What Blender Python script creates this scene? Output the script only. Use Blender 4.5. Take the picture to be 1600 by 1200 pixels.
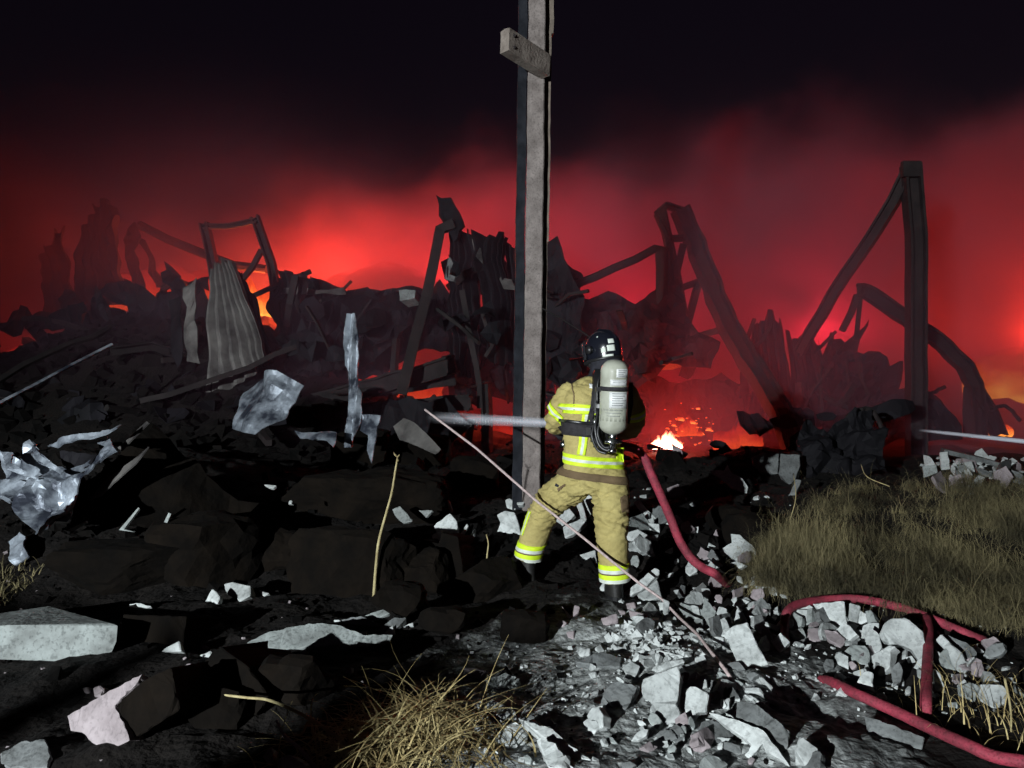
import bpy, bmesh, math, random
import numpy as np
from mathutils import Vector, Matrix
from mathutils.bvhtree import BVHTree

for o in list(bpy.data.objects):
    bpy.data.objects.remove(o)
random.seed(7)
rng = np.random.default_rng(7)
scene = bpy.context.scene
COL = scene.collection

# ------------------------------------------------------------------ camera, sky, lamps
F = 1209.0            # focal length in photograph pixels (1600 wide)
CZ = 1.55             # camera height
cam = bpy.data.objects.new('camera', bpy.data.cameras.new('camera'))
COL.objects.link(cam)
cam.location = (0, 0, CZ)
cam.rotation_euler = (math.radians(90), 0, 0)
cam.data.sensor_width = 36.0
cam.data.lens = F / 1600 * 36.0
cam.data.clip_end = 2000
scene.camera = cam

world = bpy.data.worlds.new('World')
scene.world = world
world.use_nodes = True
wn = world.node_tree
sky = wn.nodes.new('ShaderNodeTexSky')
sky.sky_type = 'NISHITA'
sky.sun_disc = False
sky.sun_elevation = math.radians(1.0)
sky.sun_rotation = math.radians(200)
bg = wn.nodes['Background']
bg.inputs['Strength'].default_value = 0.0055
tint = wn.nodes.new('ShaderNodeMixRGB'); tint.blend_type = 'MULTIPLY'; tint.inputs[0].default_value = 1
tint.inputs[2].default_value = (1.0, .52, .95, 1)      # smoke-stained night sky
wn.links.new(sky.outputs[0], tint.inputs[1]); wn.links.new(tint.outputs[0], bg.inputs[0])

# white work light of the fire engine, off to the left behind the photographer
LAMP = Vector((-7.0, -8.0, 3.0))
ld = bpy.data.lights.new('work_light', 'SPOT')
ld.energy = 15000
ld.color = (0.90, 0.97, 1.0)
ld.shadow_soft_size = 0.07
ld.spot_size = math.radians(66)
ld.spot_blend = 0.6
lo = bpy.data.objects.new('work_light', ld)
COL.objects.link(lo)
lo.location = LAMP
lo.rotation_euler = (Vector((0.3, 7.5, 0.9)) - LAMP).to_track_quat('-Z', 'Y').to_euler()

vs = scene.view_settings
vs.view_transform = 'Standard'
vs.look = 'None'
vs.exposure = 0.0
vs.gamma = 1.0
vs.use_curve_mapping = False
scene.cycles.volume_step_rate = 1.0
scene.cycles.volume_bounces = 0
scene.cycles.max_bounces = 4
scene.cycles.diffuse_bounces = 1
scene.cycles.use_adaptive_sampling = True
scene.cycles.adaptive_threshold = 0.04
scene.cycles.light_sampling_threshold = 0.03
scene.cycles.transparent_max_bounces = 12
scene.cycles.sample_clamp_indirect = 3.0

# ------------------------------------------------------------------ helpers
def P(px, py, Y):
    return Vector(((px - 800) / F * Y, Y, CZ - (py - 600) / F * Y))

_perm = np.random.default_rng(3).permutation(256)
_perm = np.concatenate([_perm, _perm, _perm])
_g3 = np.random.default_rng(4).normal(size=(256, 3))
_g3 /= np.linalg.norm(_g3, axis=1)[:, None]
def perlin(p):
    p = np.asarray(p, float)
    i = np.floor(p).astype(int); f = p - i; i &= 255
    u = f * f * f * (f * (f * 6 - 15) + 10)
    out = 0
    for dx in (0, 1):
        for dy in (0, 1):
            for dz in (0, 1):
                h = _perm[_perm[_perm[(i[:, 0] + dx) & 255] + ((i[:, 1] + dy) & 255)] + ((i[:, 2] + dz) & 255)]
                g = _g3[h]
                d = g[:, 0] * (f[:, 0] - dx) + g[:, 1] * (f[:, 1] - dy) + g[:, 2] * (f[:, 2] - dz)
                w = (u[:, 0] if dx else 1 - u[:, 0]) * (u[:, 1] if dy else 1 - u[:, 1]) * (u[:, 2] if dz else 1 - u[:, 2])
                out = out + d * w
    return out * 1.6
def fbm(p, octv=4, gain=0.5):
    p = np.asarray(p, float); a = 1.0; s = 0
    for _ in range(octv):
        s = s + a * perlin(p); p = p * 2.03 + 17.3; a *= gain
    return s

def H(x, y):
    """height of the ground"""
    x = np.atleast_1d(np.asarray(x, float)); y = np.atleast_1d(np.asarray(y, float))
    def g(cx, cy, sx, sy, h):
        return h * np.exp(-((x - cx) / sx) ** 2 - ((y - cy) / sy) ** 2)
    z = 0.34 / (1 + np.exp(-(y - 6.9) / 0.55))
    z = z + g(-6.3, 14.5, 4.0, 3.0, 2.35) + g(-13, 17, 5, 4, 0.9) + g(-4.6, 8.6, 2.1, 1.3, 0.42) + g(-4.2, 6.6, 1.6, .8, .22)
    z = z + g(4.5, 6.7, 1.6, 1.1, 0.42) + g(8.5, 9.5, 2.5, 2.2, 0.25) + g(3.4, 10.6, 1.6, 1.2, 0.30)
    z = z + g(1.7, 7.0, .8, .6, .05) - g(0.1, 4.5, .5, .45, .06)
    n = np.stack([x, y, np.zeros_like(x)], 1)
    near = np.clip((60 - y) / 40, 0, 1)
    z = z + near * (0.10 * fbm(n * 0.55, 3) + 0.045 * fbm(n * 2.3 + 9, 3) + 0.022 * np.abs(fbm(n * 7.0 + 31, 3)))
    return z

_hx = np.arange(-16, 16.01, .05); _hy = np.arange(2, 20.01, .05)
_HG = H(*[q.ravel() for q in np.meshgrid(_hx, _hy)]).reshape(len(_hy), len(_hx))
def hgt_fast(x, y):
    """the same height, read from a table"""
    u = np.clip((np.asarray(x, float) + 16) / .05, 0, len(_hx) - 1.001); v = np.clip((np.asarray(y, float) - 2) / .05, 0, len(_hy) - 1.001)
    i = u.astype(int); j = v.astype(int); a = u - i; b = v - j
    return (_HG[j, i] * (1 - a) + _HG[j, i + 1] * a) * (1 - b) + (_HG[j + 1, i] * (1 - a) + _HG[j + 1, i + 1] * a) * b
_Ys = np.linspace(2.2, 20, 1800)
def G(px, py):
    """where the view ray of a photograph pixel meets the ground"""
    x = (px - 800) / F * _Ys
    zr = CZ - (py - 600) / F * _Ys
    k = np.nonzero(zr < hgt_fast(x, _Ys))[0]
    k = k[0] if len(k) else len(_Ys) - 1
    return P(px, py, _Ys[k])

def tag(o, label=None, cat=None, group=None, kind=None):
    if label: o['label'] = label
    if cat: o['category'] = cat
    if group: o['group'] = group
    if kind: o['kind'] = kind
    return o
def mobj(name, verts, faces, mats, parent=None, smooth=False, matidx=None):
    me = bpy.data.meshes.new(name)
    off = parent_origin(parent)
    me.from_pydata([tuple(Vector(v) - off) for v in verts], [], faces)
    for m in (mats if isinstance(mats, (list, tuple)) else [mats]):
        me.materials.append(m)
    if smooth:
        me.polygons.foreach_set('use_smooth', [True] * len(me.polygons))
    if matidx is not None:
        me.polygons.foreach_set('material_index', matidx)
    me.update()
    o = bpy.data.objects.new(name, me)
    COL.objects.link(o)
    if parent: o.parent = parent
    return o
def parent_origin(p):
    v = Vector((0, 0, 0))
    while p is not None:
        v = v + p.location; p = p.parent
    return v
def empty(name, loc):
    o = bpy.data.objects.new(name, None); COL.objects.link(o)
    o.location = loc; o.empty_display_size = 0.1
    return o
def bm_to_obj(name, bm, mats, parent=None, smooth=False):
    bm.normal_update()
    bm.verts.index_update()
    vs_ = [v.co.copy() for v in bm.verts]
    fs = [[v.index for v in f.verts] for f in bm.faces]
    mi = [f.material_index for f in bm.faces]
    bm.free()
    return mobj(name, vs_, fs, mats, parent, smooth, mi)

def frames(pts, up=Vector((0, 0, 1))):
    pts = [Vector(p) for p in pts]; out = []
    prev = None
    for i, p in enumerate(pts):
        t = (pts[min(i + 1, len(pts) - 1)] - pts[max(i - 1, 0)]).normalized()
        if prev is None:
            a = up - t * up.dot(t)
            if a.length < 1e-3:
                a = Vector((1, 0, 0)) - t * t.x
            a.normalize()
        else:
            a = prev - t * prev.dot(t); a.normalize()
        prev = a
        out.append((p, t, a, t.cross(a)))
    return out
def sweep(pts, prof, scale=None, up=Vector((0, 0, 1)), closed=True, cap=True, V=None, Fc=None):
    """sweep a 2D profile (list of (a,b)) along points; returns verts, faces"""
    V = [] if V is None else V; Fc = [] if Fc is None else Fc
    b0 = len(V); n = len(prof)
    fr = frames(pts, up)
    for i, (p, t, a, b) in enumerate(fr):
        s = 1 if scale is None else scale[i]
        for u, w in prof:
            V.append(p + b * (u * s) + a * (w * s))
    for i in range(len(fr) - 1):
        for j in range(n if closed else n - 1):
            k = (j + 1) % n
            Fc.append([b0 + i * n + j, b0 + i * n + k, b0 + (i + 1) * n + k, b0 + (i + 1) * n + j])
    if cap and closed:
        Fc.append([b0 + j for j in range(n)][::-1])
        Fc.append([b0 + (len(fr) - 1) * n + j for j in range(n)])
    return V, Fc
def circ(r, n=8, ry=None):
    ry = r if ry is None else ry
    return [(r * math.cos(2 * math.pi * k / n), ry * math.sin(2 * math.pi * k / n)) for k in range(n)]
def rect(w, h):
    return [(-w / 2, -h / 2), (w / 2, -h / 2), (w / 2, h / 2), (-w / 2, h / 2)]
def ibeam(w, h, t):
    w /= 2; h /= 2
    return [(-w, -h), (w, -h), (w, -h + t), (t / 2, -h + t), (t / 2, h - t), (w, h - t), (w, h), (-w, h), (-w, h - t), (-t / 2, h - t), (-t / 2, -h + t), (-w, -h + t)]
def cprof(w, h, t):
    w /= 2; h /= 2
    return [(-w, -h), (w, -h), (w, -h + t), (-w + t, -h + t), (-w + t, h - t), (w, h - t), (w, h), (-w, h)]
def smooth_path(pts, n=8):
    """Catmull-Rom"""
    pts = [Vector(p) for p in pts]; q = [pts[0] * 2 - pts[1]] + pts + [pts[-1] * 2 - pts[-2]]; out = []
    for i in range(1, len(q) - 2):
        for k in range(n):
            t = k / n
            out.append(0.5 * ((2 * q[i]) + (-q[i - 1] + q[i + 1]) * t + (2 * q[i - 1] - 5 * q[i] + 4 * q[i + 1] - q[i + 2]) * t * t + (-q[i - 1] + 3 * q[i] - 3 * q[i + 1] + q[i + 2]) * t ** 3))
    out.append(pts[-1])
    return out
def densify(pts, step):
    pts = [Vector(p) for p in pts]; out = []
    for a, b in zip(pts, pts[1:]):
        k = max(1, int((b - a).length / step))
        out += [a.lerp(b, i / k) for i in range(k)]
    return out + [pts[-1]]

# ------------------------------------------------------------------ materials
def mat(name, col, rough=0.8, metal=0.0, col2=None, nscale=6.0, bump=0.3, bscale=30.0, spec=0.3, ramp=(0.35, 0.65), rand=0.0, detail=6, coat=0, speck=0.0):
    m = bpy.data.materials.new(name); m.use_nodes = True
    N = m.node_tree.nodes; L = m.node_tree.links
    b = N['Principled BSDF']
    b.inputs['Roughness'].default_value = rough
    b.inputs['Metallic'].default_value = metal
    b.inputs['Specular IOR Level'].default_value = spec
    b.inputs['Coat Weight'].default_value = coat
    tc = N.new('ShaderNodeTexCoord')
    no = N.new('ShaderNodeTexNoise'); no.inputs['Scale'].default_value = nscale; no.inputs['Detail'].default_value = detail
    no.inputs['Roughness'].default_value = 0.62
    L.new(tc.outputs['Object'], no.inputs['Vector'])
    if col2 is not None:
        r = N.new('ShaderNodeValToRGB')
        r.color_ramp.elements[0].position = ramp[0]; r.color_ramp.elements[1].position = ramp[1]
        r.color_ramp.elements[0].color = (*col2, 1); r.color_ramp.elements[1].color = (*col, 1)
        L.new(no.outputs['Fac'], r.inputs['Fac'])
        src = r.outputs['Color']
        if speck > 0:
            n2 = N.new('ShaderNodeTexNoise'); n2.inputs['Scale'].default_value = nscale * 9; n2.inputs['Detail'].default_value = 3
            L.new(tc.outputs['Object'], n2.inputs['Vector'])
            r2 = N.new('ShaderNodeValToRGB'); r2.color_ramp.elements[0].position = .36; r2.color_ramp.elements[1].position = .47
            r2.color_ramp.elements[0].color = (1 - speck,) * 3 + (1,); r2.color_ramp.elements[1].color = (1, 1, 1, 1)
            L.new(n2.outputs['Fac'], r2.inputs['Fac'])
            mm = N.new('ShaderNodeMixRGB'); mm.blend_type = 'MULTIPLY'; mm.inputs[0].default_value = 1
            L.new(src, mm.inputs[1]); L.new(r2.outputs[0], mm.inputs[2]); src = mm.outputs[0]
        if rand > 0:
            oi = N.new('ShaderNodeObjectInfo')
            mr = N.new('ShaderNodeMapRange'); mr.inputs['To Min'].default_value = 1 - rand; mr.inputs['To Max'].default_value = 1 + rand * .6
            L.new(oi.outputs['Random'], mr.inputs['Value'])
            mx = N.new('ShaderNodeMixRGB'); mx.blend_type = 'MULTIPLY'; mx.inputs[0].default_value = 1
            L.new(src, mx.inputs[1]); L.new(mr.outputs[0], mx.inputs[2]); src = mx.outputs[0]
        L.new(src, b.inputs['Base Color'])
    else:
        b.inputs['Base Color'].default_value = (*col, 1)
    if bump > 0:
        nb = N.new('ShaderNodeTexNoise'); nb.inputs['Scale'].default_value = bscale; nb.inputs['Detail'].default_value = 5
        L.new(tc.outputs['Object'], nb.inputs['Vector'])
        bp = N.new('ShaderNodeBump'); bp.inputs['Strength'].default_value = bump; bp.inputs['Distance'].default_value = 0.02
        L.new(nb.outputs['Fac'], bp.inputs['Height']); L.new(bp.outputs[0], b.inputs['Normal'])
    return m

M = {}
M['plaster'] = mat('plaster', (.49, .515, .505), .9, col2=(.19, .20, .195), nscale=5, bump=.35, bscale=26, ramp=(.30, .56), rand=.25, speck=.25)
M['plaster_pink'] = mat('pinkish_plaster', (.33, .285, .295), .9, col2=(.19, .16, .165), nscale=5, bump=.3, bscale=26, rand=.1, speck=.2)
M['concrete'] = mat('concrete', (.32, .35, .34), .92, col2=(.12, .125, .12), nscale=5, bump=.5, bscale=22, ramp=(.28, .6), rand=.2, speck=.35)
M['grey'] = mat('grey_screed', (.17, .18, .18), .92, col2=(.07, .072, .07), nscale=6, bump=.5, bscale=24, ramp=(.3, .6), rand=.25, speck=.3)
M['soot'] = mat('soot_black_clods', (.006, .005, .0045), .95, col2=(.002, .002, .002), nscale=5, bump=.5, bscale=18, spec=.08)
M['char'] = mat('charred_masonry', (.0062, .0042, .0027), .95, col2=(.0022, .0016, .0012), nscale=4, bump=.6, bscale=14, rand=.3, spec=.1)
M['rust'] = mat('burnt_steel', (.022, .016, .016), .8, .0, col2=(.007, .006, .006), nscale=3, bump=.4, bscale=12, rand=.3, spec=.25)
M['sheet'] = mat('galvanised_sheet', (.34, .38, .43), .45, .35, col2=(.035, .04, .055), nscale=3.2, bump=.4, bscale=10, ramp=(.40, .62), rand=.1)
M['sheet_dull'] = mat('sooty_sheet', (.17, .16, .15), .7, .1, col2=(.03, .027, .027), nscale=1.8, bump=.3, bscale=8, ramp=(.36, .66), rand=.2)
M['sheet_dark'] = mat('burnt_sheet', (.013, .012, .015), .75, .0, col2=(.004, .004, .005), nscale=1.6, bump=.4, bscale=7, rand=.35, spec=.12)
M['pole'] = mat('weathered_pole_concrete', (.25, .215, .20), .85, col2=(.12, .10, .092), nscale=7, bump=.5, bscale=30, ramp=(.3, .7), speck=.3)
M['pole_side'] = mat('shaded_pole_side', (.034, .037, .046), .55, col2=(.015, .017, .022), nscale=7, bump=.3, bscale=30)  # less lit side of the pole, its dimness put into the colour
M['wood'] = mat('old_timber', (.20, .16, .13), .85, col2=(.10, .08, .065), nscale=8, bump=.4, bscale=35)
M['wood_pale'] = mat('weathered_timber', (.26, .22, .19), .85, col2=(.13, .105, .09), nscale=8, bump=.5, bscale=35)
M['hose'] = mat('red_hose_rubber', (.30, .034, .058), .7, col2=(.13, .025, .035), nscale=11, bump=.35, bscale=90, ramp=(.34, .62), speck=.35)
M['rope'] = mat('pale_rope', (.50, .40, .39), .85, col2=(.35, .27, .26), nscale=40, bump=.3, bscale=90)
M['twig'] = mat('dry_twig', (.42, .36, .19), .8, col2=(.24, .19, .09), nscale=20, bump=.3, bscale=50)
M['straw'] = mat('dry_straw', (.50, .41, .20), .75, col2=(.22, .155, .06), nscale=9, bump=0)
M['grass'] = mat('dry_grass', (.20, .168, .085), .9, col2=(.030, .026, .014), nscale=1.7, bump=0, ramp=(.36, .60), detail=3)

def ground_mat():
    m = bpy.data.materials.new('burnt_ground'); m.use_nodes = True
    N = m.node_tree.nodes; L = m.node_tree.links; b = N['Principled BSDF']
    b.inputs['Roughness'].default_value = .95; b.inputs['Specular IOR Level'].default_value = .15
    tc = N.new('ShaderNodeTexCoord')
    n1 = N.new('ShaderNodeTexNoise'); n1.inputs['Scale'].default_value = 2.2; n1.inputs['Detail'].default_value = 9; n1.inputs['Roughness'].default_value = .68
    L.new(tc.outputs['Object'], n1.inputs['Vector'])
    r1 = N.new('ShaderNodeValToRGB')
    e = r1.color_ramp.elements; e[0].position = .34; e[0].color = (.0035, .003, .003, 1); e[1].position = .72; e[1].color = (.013, .0105, .009, 1)
    L.new(n1.outputs['Fac'], r1.inputs['Fac'])
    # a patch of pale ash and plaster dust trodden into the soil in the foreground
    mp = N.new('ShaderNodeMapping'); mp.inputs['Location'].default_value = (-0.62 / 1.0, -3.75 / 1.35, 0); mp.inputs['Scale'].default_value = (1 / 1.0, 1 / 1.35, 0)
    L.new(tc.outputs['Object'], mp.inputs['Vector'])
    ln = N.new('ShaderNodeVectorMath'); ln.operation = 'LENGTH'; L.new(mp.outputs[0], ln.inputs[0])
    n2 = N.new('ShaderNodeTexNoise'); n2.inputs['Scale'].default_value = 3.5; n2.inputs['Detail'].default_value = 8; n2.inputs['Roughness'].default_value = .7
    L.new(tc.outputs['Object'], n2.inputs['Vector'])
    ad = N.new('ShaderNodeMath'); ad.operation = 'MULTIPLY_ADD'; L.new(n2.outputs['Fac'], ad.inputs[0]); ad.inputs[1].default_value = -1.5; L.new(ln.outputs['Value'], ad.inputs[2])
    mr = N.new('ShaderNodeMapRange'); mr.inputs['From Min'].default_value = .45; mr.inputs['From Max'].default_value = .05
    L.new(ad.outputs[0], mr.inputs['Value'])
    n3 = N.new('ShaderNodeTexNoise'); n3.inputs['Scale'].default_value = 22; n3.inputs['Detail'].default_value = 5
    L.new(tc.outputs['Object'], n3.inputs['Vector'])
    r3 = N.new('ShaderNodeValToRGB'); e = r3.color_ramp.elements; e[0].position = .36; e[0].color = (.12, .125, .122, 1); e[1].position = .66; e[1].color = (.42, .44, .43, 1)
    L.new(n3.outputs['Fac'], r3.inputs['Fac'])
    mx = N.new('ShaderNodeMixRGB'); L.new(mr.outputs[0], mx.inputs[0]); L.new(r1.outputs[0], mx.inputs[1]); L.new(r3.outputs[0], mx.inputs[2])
    L.new(mx.outputs[0], b.inputs['Base Color'])
    nb = N.new('ShaderNodeTexNoise'); nb.inputs['Scale'].default_value = 28; nb.inputs['Detail'].default_value = 6; L.new(tc.outputs['Object'], nb.inputs['Vector'])
    bp = N.new('ShaderNodeBump'); bp.inputs['Strength'].default_value = .7; bp.inputs['Distance'].default_value = .03
    L.new(nb.outputs['Fac'], bp.inputs['Height']); L.new(bp.outputs[0], b.inputs['Normal'])
    return m
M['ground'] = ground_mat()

# ------------------------------------------------------------------ ground
def axis(lo_, hi_, step, far_lo, far_hi, g=1.13):
    mid = list(np.arange(lo_, hi_, step)); a = []; s = step; v = lo_
    while v > far_lo: s *= g; v -= s; a.append(v)
    c = []; s = step; v = mid[-1]
    while v < far_hi: s *= g; v += s; c.append(v)
    return np.array(a[::-1] + mid + c)
gx = axis(-5.5, 6.0, .04, -500, 500); gy = axis(2.3, 9.5, .04, -60, 700)
XX, YY = np.meshgrid(gx, gy)
ZZ = H(XX.ravel(), YY.ravel())
gv = np.stack([XX.ravel(), YY.ravel(), ZZ], 1)
nx_, ny_ = len(gx), len(gy)
idx = np.arange(nx_ * ny_).reshape(ny_, nx_)
gf = np.stack([idx[:-1, :-1].ravel(), idx[:-1, 1:].ravel(), idx[1:, 1:].ravel(), idx[1:, :-1].ravel()], 1)
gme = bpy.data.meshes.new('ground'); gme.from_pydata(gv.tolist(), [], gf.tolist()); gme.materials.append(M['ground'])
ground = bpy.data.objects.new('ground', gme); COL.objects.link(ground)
tag(ground, kind='structure')

# added unseen bank: crest shaped to throw the low shadow over the near ground
SH = [(20, -1.8), (57, -1.3), (59.2, -.5), (59.7, .1), (60.2, .24), (62.4, .24), (62.9, -.9), (64.4, -.9), (64.7, .1), (64.9, -.9), (67.3, -.9), (67.6, .2), (68.4, .2), (68.7, -.9), (72.5, -.9), (73.2, .15), (80, .22), (112, .3)]
azs = np.arange(30, 112, .25); rs = np.linspace(-1, 1, 26)
sv = np.interp(azs, [a for a, _ in SH], [b for _, b in SH])
hv, hf = [], []
for i, (az, s) in enumerate(zip(azs, sv)):
    top = LAMP.z - (5.5 / 13.8) * (LAMP.z - s) + .018 * math.sin(az * 9.1) * math.sin(az * 3.7)
    for r in rs:
        rr = 5.5 + r * 2.2; x = LAMP.x + rr * math.cos(math.radians(az)); y = LAMP.y + rr * math.sin(math.radians(az))
        k = max(0, 1 - abs(r)) ** .75
        hv.append((x, y, -.15 + (top + .15) * k))
nr = len(rs)
for i in range(len(azs) - 1):
    for j in range(nr - 1):
        hf.append([i * nr + j, i * nr + j + 1, (i + 1) * nr + j + 1, (i + 1) * nr + j])
tag(mobj('shadow_bank', hv, hf, M['ground'], smooth=True), kind='structure')
# ------------------------------------------------------------------ builders for broken pieces
def ray_plane(px, py, p0, n):
    d = Vector(((px - 800) / F, 1.0, -(py - 600) / F)); o = Vector((0, 0, CZ))
    den = d.dot(n)
    if abs(den) < 1e-4: den = -1e-4
    return o + d * ((p0 - o).dot(n) / den)
NRM = {'F': (-.35, -.75, .55), 'T': (-.10, -.40, .91), 'U': (-.30, -.92, .22), 'L': (-.72, -.5, .48), 'R': (.6, -.6, .5), 'M': (-.25, -.55, .8)}
def jag(poly, seg, amp, r):
    """break straight outline edges into short uneven ones (pixels)"""
    out = []
    for i, (a, b) in enumerate(zip(poly, poly[1:] + poly[:1])):
        l = math.hypot(b[0] - a[0], b[1] - a[1]); k = max(1, int(l / seg))
        for j in range(k):
            t = j / k; q = amp if j else amp * .3
            out.append((a[0] + (b[0] - a[0]) * t + r.uniform(-q, q), a[1] + (b[1] - a[1]) * t + r.uniform(-q, q)))
    return out
_used = {}
def traced(name, poly, n='F', thick=.05, m='plaster', label=None, cat='rubble', group=None, Y=None, sink=-.02, seg=7, amp=.9, parent=None, bev=.006):
    """a broken slab: its outline on a tilted plane, real thickness, rough edges; its lowest corner stands on the ground"""
    r = random.Random(hash(tuple(map(tuple, poly))) & 0xffff)
    nv = Vector(NRM[n] if isinstance(n, str) else n) + Vector((r.uniform(-.12, .12), r.uniform(-.1, .1), r.uniform(-.1, .1)))
    nv.normalize()
    low = max(poly, key=lambda q: q[1])
    base = G(*low) if Y is None else P(*low, Y)
    if Y is None: base = base - Vector((0, 0, sink))
    pts = [ray_plane(x, y, base, nv) for x, y in jag(poly, seg, amp, r)]
    for p in pts:                                    # keep runaway corners of grazing planes near
        if p.y > base.y + 2.5 or p.y < base.y - 1.5: return traced(name, poly, 'U', thick, m, label, cat, group, Y, sink, seg, amp, parent, bev) if n != 'U' else None
    bm = bmesh.new()
    fr = [bm.verts.new(p + nv * r.uniform(-.004, .004)) for p in pts]
    c = sum(pts, Vector()) / len(pts)
    bk = [bm.verts.new(c + (p - c) * r.uniform(.86, 1.0) - nv * thick * r.uniform(.8, 1.2)) for p in pts]
    k = len(pts)
    f0 = bm.faces.new(fr); bm.faces.new(bk[::-1])
    for i in range(k):
        bm.faces.new([fr[i], bk[i], bk[(i + 1) % k], fr[(i + 1) % k]])
    bmesh.ops.recalc_face_normals(bm, faces=bm.faces[:])
    if bev:
        try: bmesh.ops.bevel(bm, geom=[e for e in bm.edges if fr[0] in e.verts or any(v in fr for v in e.verts)], offset=bev, segments=1, affect='EDGES', clamp_overlap=True)
        except Exception: pass
    bmesh.ops.triangulate(bm, faces=[f for f in bm.faces if len(f.verts) > 4])
    # origin at the piece's foot
    me = bpy.data.meshes.new(name); org = base.copy() if parent is None else parent_origin(parent)
    bmesh.ops.translate(bm, verts=bm.verts[:], vec=-org)
    bm.to_mesh(me); bm.free(); me.materials.append(M[m])
    o = bpy.data.objects.new(name, me); COL.objects.link(o)
    if parent: o.parent = parent
    else: o.location = org; tag(o, label, cat, group)
    return o

def sheet(name, poly, Y, n='U', m='sheet_dark', label=None, cat='metal sheet', corr=None, crum=.06, thick=.012, res=.14, group=None, parent=None, dY=0.0, cscale=1.3, seg=14, amp=3):
    """a crumpled or corrugated sheet of metal traced on a plane and buckled; corr = (pixel direction, amplitude, wavelength)"""
    r = random.Random(len(name) * 31 + int(poly[0][0]) * 7 + int(poly[0][1]))
    nv = Vector(NRM[n] if isinstance(n, str) else n).normalized()
    c0 = (sum(q[0] for q in poly) / len(poly), sum(q[1] for q in poly) / len(poly))
    p0 = P(*c0, Y)
    pts = [ray_plane(x, y, p0, nv) for x, y in jag(poly, seg, amp, r)]
    bm = bmesh.new()
    bm.faces.new([bm.verts.new(p) for p in pts])
    bmesh.ops.triangulate(bm, faces=bm.faces[:])
    for _ in range(7):
        es = [e for e in bm.edges if e.calc_length() > res * 1.5]
        if not es or len(bm.faces) > 9000: break
        bmesh.ops.subdivide_edges(bm, edges=es, cuts=1)
        bmesh.ops.triangulate(bm, faces=bm.faces[:])
    V = np.array([v.co[:] for v in bm.verts])
    sd = r.uniform(0, 50)
    d = crum * (1.6 * fbm(V * cscale + sd, 2) + .7 * np.abs(perlin(V * cscale * 2.7 + sd)))
    if corr:
        (cx, cy), ca, cw = corr
        a = (ray_plane(c0[0] + cx * 10, c0[1] + cy * 10, p0, nv) - p0).normalized()
        s = V @ np.array(a[:]) / cw * 2 * math.pi
        d = d + ca * np.clip(np.sin(s) * 1.5, -1, 1)
    nn = np.array(nv[:])
    V2 = V + d[:, None] * nn
    for v, q in zip(bm.verts, V2): v.co = q
    bm.verts.index_update()
    F1 = [[v.index for v in f.verts] for f in bm.faces]; nb = len(V2)
    bnd = [[v.index for v in e.verts] for e in bm.edges if e.is_boundary]
    bm.free()
    V3 = list(map(tuple, V2)) + list(map(tuple, V2 - nn * thick))
    F3 = F1 + [[i + nb for i in f[::-1]] for f in F1] + [[a, b, b + nb, a + nb] for a, b in bnd]
    if parent is None:
        e_ = None
        o = mobj(name, V3, F3, M[m]); tag(o, label, cat, group)
    else:
        o = mobj(name, V3, F3, M[m], parent)
    return o

def beam(name, pts, prof, m='rust', label=None, cat='beam', parent=None, group=None, up=(0, 0, 1), wob=.02, step=.35, smooth=False):
    pp = densify(pts, step); r = random.Random(int(pp[0].x * 997) ^ int(pp[-1].z * 991))
    pp = [p + Vector((r.uniform(-wob, wob), r.uniform(-wob, wob), r.uniform(-wob, wob))) for p in pp]
    V, Fc = sweep(pp, prof, up=Vector(up))
    o = mobj(name, V, Fc, M[m], parent, smooth)
    if parent is None: tag(o, label, cat, group)
    return o
def zz(ox, oy, s):
    return lambda *q: [(ox + x / s, oy + y / s) for x, y in q]
def PP(Y, *q):
    return [P(x, y, Y if not isinstance(Y, (list, tuple)) else Y[i]) for i, (x, y) in enumerate(q)]
W1 = zz(0, 250, 3.43); W2 = zz(400, 250, 3.43); W3 = zz(780, 0, 2.0); W4 = zz(1180, 230, 2.18)
ZA = zz(960, 880, 3.75); ZB = zz(1200, 900, 4.0); ZC = zz(680, 900, 3.81); ZD = zz(0, 880, 3.75); ZE = zz(380, 900, 3.81)
ZM = zz(0, 580, 3.43); ZN = zz(400, 580, 3.43); ZF = zz(780, 500, 2.728); ZG = zz(960, 560, 3.0); ZH = zz(1180, 640, 3.75)

# ------------------------------------------------------------------ utility pole
pb = P(832, 770, 7.8); pb.z = float(H(pb.x, pb.y)[0]) - .15
pole = empty('utility_pole', pb)
tag(pole, 'tall square concrete utility pole rising out of the rubble behind the firefighter', 'pole')
def pole_x(py): return P(829 + (770 - py) * 10 / 770, py, 7.8)
top = pole_x(-350); bot = pole_x(800)
pp = [bot + (top - bot) * (k / 60) for k in range(61)]
pr_ = random.Random(5)
pp = [p + Vector((pr_.uniform(-.004, .004), pr_.uniform(-.004, .004), 0)) for p in pp]
sc_ = [1.06 - .10 * k / 60 for k in range(61)]
UPY = Vector((0, 1, 0))
# shaft: a chamfered section, its broad face to the camera
V, Fc = sweep(pp, [(-.086, -.11), (-.076, -.12), (.070, -.12), (.082, -.105), (.082, .12), (-.086, .12)], sc_, up=UPY)
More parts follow.
